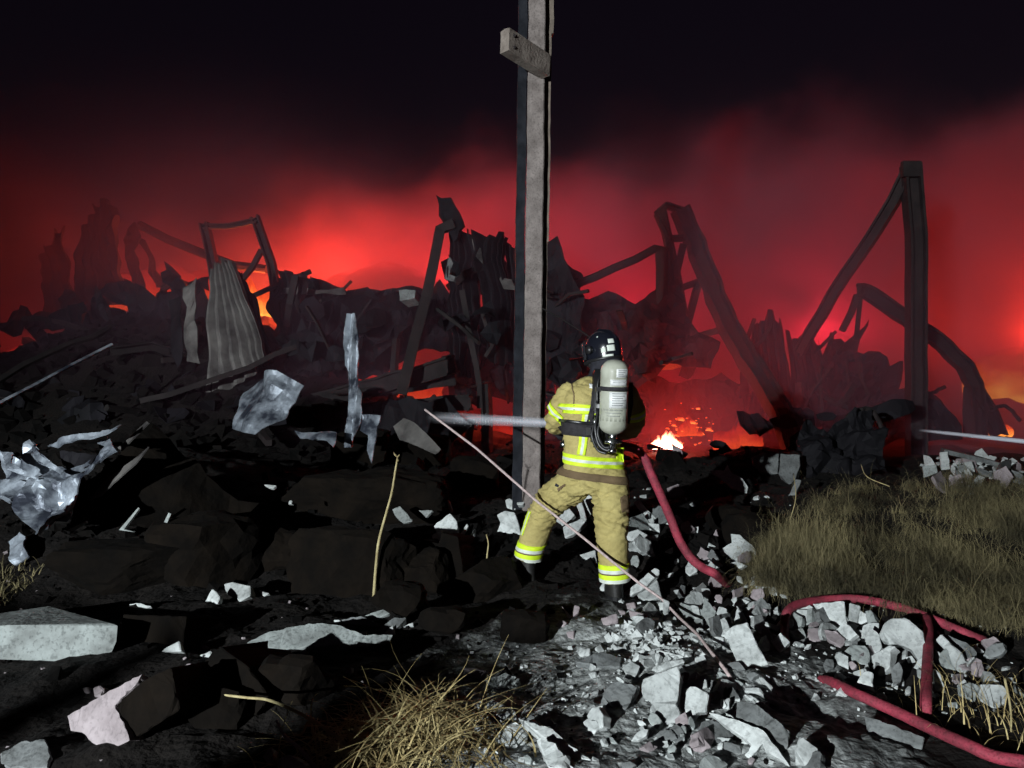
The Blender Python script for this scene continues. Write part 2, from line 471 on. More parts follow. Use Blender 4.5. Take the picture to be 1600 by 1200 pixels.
# profile u runs along t x a
mobj('shaft', V, Fc, M['pole'], pole)
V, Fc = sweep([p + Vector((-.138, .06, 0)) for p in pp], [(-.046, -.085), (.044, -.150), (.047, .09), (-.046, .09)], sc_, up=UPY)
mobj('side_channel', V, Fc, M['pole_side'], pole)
q0, q1 = 18, 61
for (a, b, w) in ((0, 22, .05), (22, 39, .065), (39, 61, .085)):
    V, Fc = sweep([pp[k] + Vector((.083 + w / 2 + .004, .03, 0)) for k in range(a, min(b + 1, 61))], rect(w, .09), up=UPY)
    mobj('side_board', V, Fc, M['wood'], pole)
V, Fc = sweep(densify([P(853, 104, 7.66), P(789, 63, 7.2)], .1), [(-.055, -.11), (.05, -.115), (.06, .10), (.02, .115), (-.05, .108)])
mobj('crossarm', V, Fc, M['wood_pale'], pole)
for dz in (-.05, .06):
    c = P(803, 72, 7.3) + Vector((0, -.06, dz)); V, Fc = sweep([c, c + Vector((0, -.03, 0))], circ(.018, 6)); mobj('bolt', V, Fc, M['rust'], pole)

def ribbed(name, top, bot, Y, ribs, amp, m, label, parent=None, crum=.05, nu=None, nv=26, group=None, cat='metal sheet', lean=0.0, torn=.06):
    """a trapezoid-ribbed cladding sheet hung between a top and a bottom edge (pixel polylines), buckled and torn along its ends"""
    r = random.Random(int(top[0][0] * 13 + bot[0][1])); nu = nu or ribs * 8
    def along(l, t):
        t *= len(l) - 1; k = min(int(t), len(l) - 2); f_ = t - k; return (l[k][0] + (l[k + 1][0] - l[k][0]) * f_, l[k][1] + (l[k + 1][1] - l[k][1]) * f_)
    end0 = [r.uniform(0, torn) for _ in range(ribs * 2 + 1)]; end1 = [r.uniform(0, torn) for _ in range(ribs * 2 + 1)]
    V = []
    for j in range(nv + 1):
        for i in range(nu + 1):
            u = i / nu; k = min(int(u * ribs * 2), ribs * 2); v = end0[k] + (1 - end0[k] - end1[k]) * j / nv
            (xa, ya), (xb, yb) = along(top, u), along(bot, u)
            V.append(P(xa + (xb - xa) * v, ya + (yb - ya) * v, Y + lean * (1 - v)))
    A = np.array([v[:] for v in V]); ph = np.tile(np.arange(nu + 1) / nu * ribs, nv + 1) % 1
    wav = np.clip(np.abs(ph * 4 - 2) - 1, -.6, .6) / .6
    d = amp * wav + crum * fbm(A * 1.1 + r.uniform(0, 30), 3)
    nn = np.array((Vector((-.45, -.88, .1)).normalized())[:]); A = A + d[:, None] * nn
    Fc = [[j * (nu + 1) + i, j * (nu + 1) + i + 1, (j + 1) * (nu + 1) + i + 1, (j + 1) * (nu + 1) + i] for j in range(nv) for i in range(nu)]
    o = mobj(name, A.tolist(), Fc, M[m], parent); md = o.modifiers.new('t', 'SOLIDIFY'); md.thickness = .006
    if parent is None: tag(o, label, cat, group)
    return o

# ------------------------------------------------------------------ the burnt building: sheets, beams, frames
ribbed('wall_sheet', [(126, 345), (140, 318), (160, 306), (186, 330)], [(104, 512), (140, 500), (165, 490), (190, 470)], 16.5, 5, .08, 'sheet_dark', 'tall dark remnant of ribbed wall looming in smoke at the far left', crum=.25, torn=.10)
ribbed('wall_sheet', [(60, 390), (85, 360), (112, 350)], [(75, 520), (95, 510), (112, 500)], 17.2, 3, .07, 'sheet_dark', 'faint wall strip left of the tall ribbed remnant', crum=.2, torn=.2)
sheet('hanging_strip', W1((650, 420), (720, 330), (745, 420), (710, 480), (790, 720), (700, 680)), 17.2, 'U', 'sheet_dark', 'torn strip of cladding hanging beside the far left wall remnant', crum=.1)
sheet('hanging_strip', W1((740, 420), (795, 440), (885, 680), (830, 680)), 17.3, 'U', 'sheet_dark', 'narrow torn strip leaning right of the far left wall remnant', crum=.1)
beam('sagging_pipe', PP(17.6, *W1((740, 350), (900, 425), (1110, 510), (1250, 560), (1430, 590))), circ(.10, 8), label='thin sagging pipe running down towards the bent door frame', cat='pipe')
beam('bent_pipe', smooth_path(PP(15, *W1((840, 760), (880, 690), (930, 640), (980, 670), (1000, 780))), 4), circ(.07, 6), label='short arched pipe poking up left of the pale corrugated sheet', cat='pipe')
dfb = P(335, 420, 14.6)
df = empty('door_frame', dfb); tag(df, 'bent open steel door frame standing on the wreck against flames', 'frame')
beam('post', PP(14.6, *W1((1090, 335), (1120, 440), (1150, 560), (1160, 700))), cprof(.16, .16, .03), parent=df)
beam('lintel', PP(14.6, *W1((1085, 357), (1230, 350), (1375, 325))), cprof(.10, .10, .03), parent=df)
beam('post', PP(14.6, *W1((1365, 305), (1410, 440), (1450, 560), (1470, 680), (1468, 830))), cprof(.15, .15, .03), parent=df)
beam('brace', PP(14.6, *W1((1405, 480), (1350, 570), (1290, 660))), rect(.09, .09), parent=df)
ribbed('roofing_sheet', [(335, 410), (352, 404), (368, 408)], [(328, 614), (372, 612), (400, 575), (418, 560)], 12.2, 6, .06, 'sheet_dull', 'pale ribbed roofing sheet propped upright against the wreck', crum=.10, lean=.5)
ribbed('roofing_sheet', [(368, 412), (384, 440), (398, 470)], [(405, 580), (418, 575), (424, 560)], 12.5, 3, .05, 'sheet_dark', 'dark ribbed sheet right behind the pale upright sheet', crum=.10, lean=.4)
sheet('roofing_strip', W1((980, 690), (1030, 620), (1055, 780), (1065, 960), (1085, 1100), (1010, 1080)), 12.3, 'U', 'sheet_dull', 'narrow pale sheet strip left of the upright corrugated sheet', crum=.08)
sheet('roofing_strip', W1((920, 760), (980, 740), (985, 1000), (960, 1120), (925, 1000)), 12.5, 'U', 'sheet_dark', 'dark bluish sheet strip standing behind the pale corrugated sheet', crum=.08)
sheet('crumpled_sheet', [(370, 674), (376, 612), (396, 592), (440, 584), (470, 600), (442, 652), (412, 686)], 9.6, (-.5, -.75, .4), 'sheet', 'crumpled grey metal sheet lying below the corrugated sheet', crum=.12, res=.07)
ribbed('roof_sheeting', W2((112, 650), (150, 583), (260, 600), (340, 630), (470, 690)), W2((80, 1120), (150, 1090), (240, 1060), (340, 980), (450, 915)), 14.5, 9, .06, 'sheet_dark', 'black buckled roof section forming the ridge beside the bent frame', crum=.3, cat='roof')
sheet('torn_roof_edge', W2((130, 705), (300, 690), (470, 685), (480, 715), (300, 720), (140, 730)), 14.2, 'F', 'sheet_dull', 'greyish torn roof edge strip along the dark ridge', 'roof edge', crum=.06)
sheet('roof_sheeting', W2((490, 700), (590, 665), (655, 730), (740, 705), (920, 715), (910, 850), (820, 925), (700, 1010), (570, 1100), (300, 1190), (60, 1190), (250, 1030), (450, 905)), 13.8, (-.1, -.85, .45), 'sheet_dark', 'large charred roof slab slanting down left from the ridge centre', 'roof', crum=.16)
traced('concrete_lump', W2((765, 697), (800, 692), (855, 697), (850, 740), (770, 755)), 'U', .3, 'concrete', 'small pale lump sitting on the charred ridge left of the leaning post', 'rubble', Y=13.2, amp=.6)
traced('concrete_lump', W2((990, 545), (1040, 520), (1075, 590), (1060, 650), (1010, 640)), 'U', .3, 'grey', 'grey lump wedged beside the top of the leaning post', 'rubble', Y=13.1, amp=.6)
beam('leaning_post', PP([13, 13, 12.9, 12.8, 12.5, 12.2], *W2((1060, 345), (985, 375), (950, 560), (915, 740), (850, 960), (775, 1260))), cprof(.17, .17, .03), label='long burnt post leaning left below the jagged plate', cat='post')
sheet('jagged_plate', W2((968, 192), (1000, 212), (1045, 203), (1072, 250), (1115, 355), (1060, 440), (1020, 360), (985, 310), (990, 250)), 13.1, 'U', 'sheet_dark', 'jagged torn plate pointing up at the highest spot left of the pole', crum=.08, thick=.05, seg=9)
ribbed('buckled_cladding', W2((1060, 400), (1110, 345), (1200, 385)), W2((1090, 1150), (1150, 1200), (1230, 1230)), 13.4, 5, .07, 'sheet_dark', 'long dark ribbed cladding sheet hanging left of the pole', crum=.3, torn=.05)
ribbed('buckled_cladding', W2((1195, 380), (1290, 412), (1318, 365), (1345, 400)), W2((1230, 1000), (1280, 1100), (1350, 1150), (1400, 1120)), 13.1, 4, .08, 'sheet_dark', 'dark ribbed sheet with a pointed top close to the pole', crum=.25, torn=.07)
ribbed('buckled_cladding', W2((1340, 400), (1380, 430), (1440, 455)), W2((1380, 1130), (1420, 1180), (1460, 1200)), 13.3, 3, .08, 'sheet_dark', 'dark ribbed sheet half hidden behind the pole', crum=.25)
sheet('torn_flap', W2((1150, 420), (1200, 470), (1215, 560), (1170, 500)), 12.9, 'F', 'sheet_dull', 'small greyish flap on the upper part of the buckled cladding', crum=.04)
sheet('torn_flap', W2((1300, 620), (1370, 640), (1400, 700), (1330, 690)), 12.9, 'F', 'sheet_dull', 'greyish flap on the buckled cladding close to the pole', crum=.04)
beam('hanging_bar', PP(12.6, *W2((1100, 700), (1150, 960), (1195, 1220), (1205, 1330))), rect(.09, .09), label='burnt bar hanging down in front of the buckled cladding', cat='bar')
beam('hanging_bar', PP(12.7, *W2((1210, 800), (1270, 1000), (1230, 1060))), rect(.06, .06), label='short kinked bar on the buckled cladding', cat='bar')
beam('steel_joist', PP([13.4, 12.6], (450, 640), (712, 570)), ibeam(.18, .3, .04), label='dark beam rising right across the lower red glow', cat='beam')
beam('steel_joist', PP([13.0, 13.0], (470, 628), (712, 592)), ibeam(.12, .2, .04), label='thin dark beam below the fallen roof slab', cat='beam')
beam('steel_joist', PP([13.2, 12.2], (440, 655), (735, 628)), ibeam(.16, .25, .04), label='lowest dark beam crossing the glow left of the water jet', cat='beam')
beam('stud', PP(13.4, (620, 530), (612, 640)), rect(.10, .10), label='short upright stud between the dark beams', cat='post')
beam('stud', PP(12.5, (760, 600), (763, 735)), cprof(.14, .14, .03), label='upright stud glowing behind the water jet beside the pole', cat='post')
beam('stud', PP(12.5, (735, 655), (728, 735)), rect(.10, .10), label='thin stud behind the rope left of the pole', cat='post')
sheet('debris_curtain', [(560, 640), (700, 625), (735, 660), (700, 690), (690, 735), (560, 735)], 11.6, 'F', 'sheet_dark', 'dark crumpled sheet heap behind the leaning stalk', crum=.2)
# the folded strip standing upright, lit by the work light
fs = sheet('folded_post', [(544, 490), (557, 490), (559, 560), (563, 615), (561, 660), (552, 698), (538, 700), (541, 640), (541, 560)], 9.2, (-.5, -.85, .1), 'sheet', 'narrow folded steel strip standing upright, bluish in the light', 'metal strip', crum=.03, corr=((1, 0), .03, .12), res=.04, seg=9, amp=1)
sheet('crumpled_sheet', ZN((560, 320), (570, 232), (655, 232), (640, 290), (645, 400), (640, 500), (610, 430), (605, 345)), 8.8, (-.5, -.8, .3), 'sheet', 'small torn metal sheet draped at the foot of the folded strip', crum=.07, res=.05, seg=8, amp=1)
sheet('crumpled_sheet', ZN((215, 330), (320, 345), (440, 338), (440, 440), (400, 400), (330, 395), (240, 365)), 8.9, (-.4, -.6, .7), 'sheet', 'curled metal scrap lying left of the folded strip', crum=.06, res=.05, seg=8, amp=1)
sheet('dark_hummock', ZN((740, 300), (800, 265), (860, 290), (990, 410), (960, 440), (860, 400), (770, 370)), 8.8, (-.3, -.6, .7), 'sheet_dull', 'sooty curled plate on the rubble left of the pole', crum=.06, res=.06)
# right of the pole
sheet('collapsed_cladding', W3((120, 760), (190, 748), (215, 830), (240, 890), (262, 920), (250, 1130), (120, 1160)), 13, 'U', 'sheet_dark', 'dark upright cladding piece just right of the pole', crum=.15)
sheet('roof_sheeting', W3((235, 935), (280, 930), (340, 910), (400, 930), (425, 945), (470, 900), (555, 890), (580, 1000), (620, 1040), (690, 1075), (660, 1160), (520, 1170), (430, 1220), (240, 1240), (130, 1180), (150, 1080)), 14, (-.1, -.9, .35), 'sheet_dark', 'humped burnt roof sheeting behind the firefighter helmet', 'roof', crum=.3, cscale=.8)
beam('slanting_pipe', PP(14.2, *W3((235, 892), (360, 838), (490, 778), (520, 782))), circ(.075, 8), label='thin pipe slanting up right from the cladding beside the pole', cat='pipe')
beam('short_post', PP(14.2, *W3((515, 775), (517, 900), (520, 960))), cprof(.26, .2, .03), label='short upright post holding the slanting pipe', cat='post')
tr = empty('roof_truss', P(1100, 560, 14)); tag(tr, 'bent steel roof truss arching down to the right of the firefighter', 'truss')
beam('top_chord', smooth_path(PP([14.4, 14.4, 14, 13.4, 12.8, 12.3, 12], *(W3((565, 655), (625, 790), (690, 960)) + [(1160, 548), (1205, 620), (1228, 665), (1240, 705)])), 5), ibeam(.30, .30, .05), parent=tr)
beam('bottom_chord', PP(14.4, *W3((505, 650), (530, 740), (555, 880), (575, 1000))), ibeam(.14, .16, .03), parent=tr)
for a, b in (((490, 668), (525, 640)), ((520, 640), (580, 660)), ((492, 668), (530, 752)), ((525, 748), (580, 745)), ((575, 765), (548, 890)), ((560, 905), (630, 880)), ((622, 890), (588, 1015)), ((625, 1050), (690, 1030))):
    beam('web_strut', PP(14.4, *W3(a, b)), cprof(.12, .12, .03), parent=tr, wob=.01)
gp = empty('portal_frame', P(1430, 720, 13.0)); tag(gp, 'tall dark portal frame of post and slanting rafter at the right', 'frame')
beam('post', PP(13.0, *W4((530, 58), (548, 300), (548, 640), (548, 1150))), ibeam(.27, .27, .04), parent=gp, wob=.008)
beam('rafter', PP([13.0, 13.2, 13.5, 14, 14.6, 14.9], *W4((535, 62), (470, 190), (400, 300), (310, 430), (190, 625), (150, 700))), ibeam(.18, .19, .035), parent=gp, wob=.012)
beam('gusset', PP(12.9, *W4((500, 75), (560, 75))), rect(.1, .26), parent=gp, wob=0)
bb = empty('bent_rafter', P(1530, 690, 14)); tag(bb, 'bent rafter behind the tall post, curving down to the far right', 'beam')
beam('rafter', smooth_path(PP(14.2, *W4((345, 490), (395, 500), (520, 590), (620, 655), (715, 750), (748, 830), (760, 990))), 4), ibeam(.24, .24, .04), parent=bb)
beam('strut', PP(14.2, *W4((350, 500), (300, 625))), rect(.10, .10), parent=bb)
beam('strut', PP(14.2, *W4((360, 505), (345, 660))), rect(.08, .08), parent=bb)
beam('leg', PP(14.2, *W4((752, 830), (795, 900), (835, 985))), cprof(.22, .22, .03), parent=bb)
beam('leg', PP(14.2, *W4((735, 820), (735, 900), (735, 990))), rect(.22, .1), parent=bb)
ribbed('smoky_sheet', W4((-40, 640), (20, 560), (50, 535), (90, 580)), W4((-60, 940), (20, 960), (90, 980), (150, 960)), 15.2, 5, .08, 'sheet_dark', 'ribbed sheet blurred by smoke right of the truss', crum=.35, torn=.12)
ribbed('smoky_sheet', W4((100, 610), (150, 600), (215, 655)), W4((140, 970), (220, 990), (300, 960)), 15.8, 4, .08, 'sheet_dark', 'leaning sheet blurred by smoke below the slanting rafter', crum=.35, torn=.12)
sheet('smoky_sheet', W4((210, 690), (260, 640), (300, 665), (345, 635), (370, 700), (420, 745), (470, 760), (505, 830), (500, 1010), (240, 1000)), 15.6, (0, -.9, .4), 'sheet_dark', 'torn sheet heap blurred by smoke left of the tall post', crum=.4, cscale=1.9, res=.12, amp=7, seg=10)
for k in range(16):
    sr_ = random.Random(500 + k); px = sr_.uniform(1165, 1410); py = sr_.uniform(505, 680); l = sr_.uniform(30, 90); t = sr_.uniform(.3, 2.8); Y = sr_.uniform(13.5, 15.5)
    beam('smoky_bar', [P(px - l / 2 * math.cos(t), py - l / 2 * math.sin(t), Y), P(px + sr_.uniform(-8, 8), py + sr_.uniform(-8, 8), Y), P(px + l / 2 * math.cos(t), py + l / 2 * math.sin(t), Y)], sr_.choice([rect(.06, .06), cprof(.12, .12, .02), circ(.035, 6)]), label=('long' if l > 60 else 'short') + ' bent bar in the smoke ' + ('right of the truss' if px < 1240 else 'below the slanting rafter' if px < 1330 else 'left of the tall post'), cat='bar', group='bars in the smoke', wob=.03)
sheet('charred_sheet', W4((140, 1000), (165, 925), (250, 965), (330, 900), (400, 890), (430, 980), (440, 1120), (200, 1160)), 9.6, (0, -.8, .6), 'sheet_dark', 'charred sheet debris at the foot of the tall post', crum=.22, res=.06, cscale=2.2)
beam('bent_wire', smooth_path(PP(10, *W4((270, 960), (310, 930), (350, 895), (400, 900), (440, 990))), 4), circ(.03, 5), label='bent dark bar arching over the debris left of the tall post', cat='bar')
for i, (a, b, c, l) in enumerate((((580, 830), (640, 880), (690, 960), 'curved rod right of the tall post near the far flame'), ((800, 900), (850, 880), (900, 930), 'thin wire loop in front of the far right flame'), ((590, 850), (620, 830), (650, 815), 'short thin rod sticking out beside the tall post'))):
    beam('thin_rod', smooth_path(PP(14, *W4(a, b, c)), 4), circ(.035, 5), label=l, cat='rod')
sheet('charred_sheet', W4((560, 820), (600, 830), (680, 920), (700, 1000), (560, 1010)), 13.5, 'U', 'sheet_dark', 'dark crumpled sheet heap right behind the tall post', crum=.2)
beam('lit_plank', PP([10.5, 10.2], *W4((640, 1030), (860, 1085))), rect(.35, .06), m='grey', label='greyish plank lying behind the grass bank at the far right', cat='plank')
# scattered twisted bars and sheets on the left heap and the far wreck
def zone(px):
    for lim, w in ((520, 'below the black ridge section'), (600, 'under the slanting roof slab'), (680, 'around the foot of the leaning post'), (745, 'below the jagged plate'), (815, 'against the left of the pole'), (900, 'just right of the pole'), (980, 'behind the helmet'), (1060, 'above the white hot spot'), (1140, 'under the roof truss'), (1230, 'beside the lower end of the truss'), (1320, 'right of the truss foot')):
        if px < lim: return w
    return 'left of the tall portal post'
wr = random.Random(11)
for k in range(26):
    x = wr.uniform(-12, -3.3); y = wr.uniform(11, 16); z = float(H(x, y)[0])
    a = wr.uniform(0, math.pi); l = wr.uniform(.8, 2.4); e = wr.uniform(-.1, .5)
    d = Vector((math.cos(a), math.sin(a), e)) * l / 2
    p = Vector((x, y, z + .05 + abs(e) * l / 2))
    beam('twisted_bar', [p - d, p + Vector((0, 0, wr.uniform(-.15, .2))), p + d], wr.choice([rect(.08, .08), cprof(.14, .14, .02), circ(.05, 6)]), label=('long' if l > 1.6 else 'short') + (' tilted' if e > .2 else ' flat lying') + ' charred bar on the heap ' + ('at the left edge' if x / y < -.58 else 'below the wall remnant' if x / y < -.44 else 'left of the pale ribbed sheet'), cat='bar', group='bars on the left debris heap', wob=.03)
for k in range(40):
    px = wr.uniform(-20, 440); py = wr.uniform(500, 660); Y = 15.5 - (py - 480) / 180 * 4.5
    s = wr.uniform(18, 55)
    poly = [(px + s * wr.uniform(.6, 1.1) * math.cos(t), py + .6 * s * wr.uniform(.6, 1.1) * math.sin(t)) for t in np.arange(0, 6.28, .9)]
    sheet('scrap_sheet', poly, Y, (wr.uniform(-.5, .4), -.7, wr.uniform(.2, .8)), 'sheet_dark', ('small' if s < 30 else 'large') + ' dark scrap sheet ' + ('high' if py < 560 else 'low') + ' on the heap ' + ('at the left edge' if px < 110 else 'below the wall remnant' if px < 230 else 'left of the pale ribbed sheet' if px < 330 else 'below the pale ribbed sheet'), crum=.18, group='scrap sheets on the left debris heap', res=.18)
for k in range(14):
    px = wr.uniform(900, 1400); py = wr.uniform(640, 705); Y = wr.uniform(10.5, 12.5); s = wr.uniform(14, 40)
    poly = [(px + s * wr.uniform(.6, 1.1) * math.cos(t), py + .5 * s * wr.uniform(.6, 1.1) * math.sin(t)) for t in np.arange(0, 6.28, .9)]
    if 1000 < px < 1095 and py < 700: poly = [(x, y + 45) for x, y in poly]
    sheet('scrap_sheet', poly, Y, (wr.uniform(-.4, .4), -.7, wr.uniform(.2, .8)), 'sheet_dark', ('small' if s < 27 else 'large') + ' charred scrap heaped ' + zone(px), crum=.15, group='scrap behind the firefighter', res=.18)
# left: bright crumpled sheets, dark sloping sheets
LS = [
 (((0, 430), (90, 455), (165, 372), (225, 455), (330, 530), (420, 545), (560, 470), (590, 365), (622, 425), (480, 560), (390, 640), (378, 780), (215, 884), (118, 795), (130, 725), (-40, 655)), 'sheet', 'large crumpled silvery metal sheet folded over at the left edge', (-.35, -.6, .72)),
 (((0, 585), (150, 585), (270, 600), (215, 640), (130, 725), (0, 655)), 'sheet', 'bluish bright folded sheet at the left picture edge', (-.3, -.6, .75)),
 (((120, 795), (190, 690), (300, 600), (370, 610), (340, 650), (300, 690), (290, 730), (215, 815)), 'sheet', 'rounded pale crumpled sheet, lowest of the bright scrap at the left', (-.5, -.75, .35)),
 (((210, 882), (330, 680), (385, 650), (375, 780), (290, 845)), 'sheet', 'bright white torn sheet corner at the bottom of the left scrap', (-.55, -.7, .5)),
 (((280, 600), (340, 585), (440, 530), (540, 460), (570, 415), (545, 385), (500, 370), (520, 350), (590, 360), (625, 425), (560, 475), (440, 555), (350, 610)), 'sheet', 'long curling metal strip looping over the left scrap', (-.4, -.6, .6)),
 (((250, 398), (440, 345), (620, 262), (605, 290), (470, 358), (300, 405)), 'sheet', 'thin straight edge of sheet above the left scrap', (-.4, -.6, .6)),
 (((160, 365), (180, 380), (225, 455), (335, 530), (320, 548), (200, 475)), 'sheet', 'narrow bent strip inside the left scrap heap', (-.4, -.6, .6)),
 (((15, 440), (85, 445), (95, 515), (185, 560), (80, 555)), 'sheet', 'small folded tab at the upper left of the bright scrap', (-.4, -.6, .6)),
 (((340, 440), (530, 450), (500, 520), (350, 560)), 'sheet_dark', 'dark blue inner sheet between the bright strips', (-.4, -.7, .5)),
 (((60, 920), (100, 860), (140, 900), (148, 990), (90, 1045)), 'sheet', 'small greenish grey sheet corner below the bright scrap', (-.5, -.7, .5)),
]
for poly, m, lab, nn in LS:
    sheet('scrap_sheet', ZM(*poly), 6.05, nn, m, lab, crum=.10 if 'large' in lab else .05, res=.035, seg=9, amp=1.2, cscale=2.6 if 'large' in lab else 3, dY=0)
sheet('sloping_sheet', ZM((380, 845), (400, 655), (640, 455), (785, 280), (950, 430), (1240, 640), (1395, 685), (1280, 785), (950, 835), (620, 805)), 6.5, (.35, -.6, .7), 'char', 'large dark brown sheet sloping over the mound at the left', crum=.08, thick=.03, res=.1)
sheet('sheet_edge', ZM((630, 410), (785, 268), (795, 275), (650, 425)), 6.25, (-.5, -.7, .5), 'sheet_dull', 'thin pale upper edge of the dark sloping sheet', 'metal strip', crum=.01, res=.05, seg=20, amp=.5)
sheet('sheet_edge', ZM((480, 690), (560, 590), (640, 530), (792, 402), (720, 495), (610, 600), (545, 665)), 6.15, (-.5, -.7, .5), 'sheet_dull', 'greyish fold line running along the dark sloping sheet', 'metal strip', crum=.01, res=.05, seg=20, amp=.5)
for poly, lab in ((((635, 852), (740, 728), (748, 735), (665, 848), (720, 862)), 'thin glinting shard lying below the dark sloping sheet'), (((853, 862), (903, 758), (917, 763), (880, 852)), 'short pale shard standing below the dark sloping sheet'), (((365, 850), (460, 800), (460, 812), (380, 856)), 'thin pale sliver under the bright left scrap')):
    traced('metal_shard', ZM(*poly), 'U', .02, 'concrete', lab, 'shard', Y=5.9, seg=30, bev=0)
rod = beam('long_rod', [P(-40, 650, 8.6), P(175, 538, 10.4)], circ(.022, 6), m='sheet', label='long thin pale rod slanting up at the left edge', cat='rod', wob=.006)

sheet('fallen_panel', [(560, 462), (640, 455), (690, 445), (712, 470), (716, 560), (650, 552), (600, 590), (520, 602), (425, 604), (432, 500)], 14.9, (-.1, -.9, .3), 'sheet_dark', 'wide black panel closing the wreck behind the slanting roof slab', crum=.3, cscale=1.0, corr=((1, .1), .05, .5))
sheet('fallen_panel', [(700, 395), (735, 400), (760, 560), (750, 640), (715, 620), (705, 520)], 14.4, (-.1, -.9, .3), 'sheet_dark', 'black panel between the leaning post and the ribbed cladding', crum=.25)
sheet('fallen_panel', [(200, 452), (240, 462), (300, 448), (332, 440), (340, 560), (250, 600), (190, 560)], 14.2, (-.1, -.8, .5), 'sheet_dark', 'black panel heap left of the pale ribbed sheet', crum=.35)
sheet('back_sheet', [(868, 600), (900, 560), (960, 590), (1010, 570), (1060, 600), (1130, 580), (1190, 620), (1250, 640), (1262, 705), (1100, 712), (868, 712)], 15.8, (0, -.95, .25), 'sheet_dark', 'black backdrop sheeting added behind the white hot spot', crum=.45, cscale=.9, corr=((1, 0), .05, .6))  # backdrop added to block the glow behind the hot spot
sheet('back_sheet', [(690, 560), (800, 520), (870, 560), (868, 640), (800, 628), (700, 615)], 15.2, (0, -.95, .25), 'sheet_dark', 'black sheeting above the low fire beside the pole', crum=.35, cscale=1.0)
for k in range(20):
    sr_ = random.Random(700 + k); px = sr_.uniform(50, 335); py = np.interp(px, [50, 110, 190, 335], [545, 490, 465, 440]) + sr_.uniform(-14, 45); s = sr_.uniform(16, 42); ro = sr_.uniform(0, 3.14); el_ = sr_.uniform(.3, .8); poly = []
    for i in range(7):
        t = 2 * math.pi * i / 7; u, v = s * sr_.uniform(.6, 1.15) * math.cos(t), s * el_ * sr_.uniform(.6, 1.15) * math.sin(t); poly.append((px + u * math.cos(ro) - v * math.sin(ro), py + u * math.sin(ro) + v * math.cos(ro)))
    sheet('crest_sheet', poly, sr_.uniform(13.8, 15.6), (sr_.uniform(-.5, .5), -.8, sr_.uniform(0, .7)), 'sheet_dark', ('small' if s < 28 else 'large') + (' upright' if 1 < ro < 2.1 else ' slanting') + ' black sheet on the crest of the heap ' + ('at the far left' if px < 120 else 'below the wall remnant' if px < 200 else 'under the sagging pipe' if px < 280 else 'left of the pale ribbed sheet'), crum=.15, res=.13, group='sheets on the crest of the left heap', cscale=2)
# the burnt wreck itself: charred sheets, ribs and bars heaped between the ridge and the ground
GAPS = [(555, 545, 710, 622), (470, 640, 545, 695), (690, 640, 815, 722), (1000, 600, 1100, 698), (1115, 610, 1190, 690), (425, 585, 560, 625)]
RIDGE = [(430, 450), (640, 470), (690, 400), (800, 400), (870, 420), (920, 490), (1060, 480), (1100, 550), (1200, 600), (1260, 650)]
def in_gap(x, y, s): return any(a - s < x < c and b - s * .7 < y < d + s * .7 or a < x < c + s and b - s * .7 < y < d + s * .7 for a, b, c, d in GAPS)
made = 0
while made < 64:
    px = wr.uniform(430, 1255); ry = np.interp(px, *zip(*RIDGE)); py = wr.uniform(ry + 20, 735); s = wr.uniform(14, 48)
    if in_gap(px, py, s): continue
    Y = wr.uniform(12.2, 15.8); nk = wr.choice([5, 6, 7, 8]); a0 = wr.uniform(0, 6.28); el_ = wr.uniform(.35, 1.0); ro = wr.uniform(0, 3.14)
    poly = []
    for i in range(nk):
        t = a0 + 2 * math.pi * i / nk; u, v = s * wr.uniform(.5, 1.15) * math.cos(t), s * el_ * wr.uniform(.5, 1.15) * math.sin(t)
        poly.append((px + u * math.cos(ro) - v * math.sin(ro), py + u * math.sin(ro) + v * math.cos(ro)))
    where = zone(px) + (', upper part' if py < ry + 70 else ', low down')
    size_ = 'small' if s < 25 else 'middling' if s < 37 else 'wide'
    sheet('wreck_sheet', poly, Y, (wr.uniform(-.6, .6), -.75, wr.uniform(-.1, .9)), 'sheet_dark', size_ + ' charred sheet of the wreck ' + where, crum=wr.uniform(.08, .25), res=.16, group='charred sheets of the wreck ' + zone(px), cscale=wr.uniform(1, 2.5))
    made += 1
made = 0
while made < 46:
    px = wr.uniform(430, 1400); ry = np.interp(px, *zip(*RIDGE)) - 12; py = wr.uniform(ry, 720); l = wr.uniform(25, 95); t = wr.uniform(0, 3.14)
    dx, dy = l / 2 * math.cos(t), l / 2 * math.sin(t)
    if in_gap(px, py, l * .25) and wr.random() < .7: continue
    if py - abs(dy) < ry - 18: continue
    Y = wr.uniform(12.0, 15); where = zone(px); kind_ = ('long' if l > 60 else 'short') + (' upright' if abs(math.sin(t)) > .75 else ' slanting' if abs(math.sin(t)) > .35 else ' level')
    beam('wreck_bar', [P(px - dx, py - dy, Y), P(px + wr.uniform(-6, 6), py + wr.uniform(-6, 6), Y + wr.uniform(-.3, .3)), P(px + dx, py + dy, Y + wr.uniform(-.8, .8))], wr.choice([rect(.05, .05), cprof(.11, .11, .02), circ(.035, 6), rect(.10, .03)]), label=kind_ + ' burnt bar in the wreck ' + where, cat='bar', group='burnt bars of the wreck ' + where, wob=.03)
    made += 1

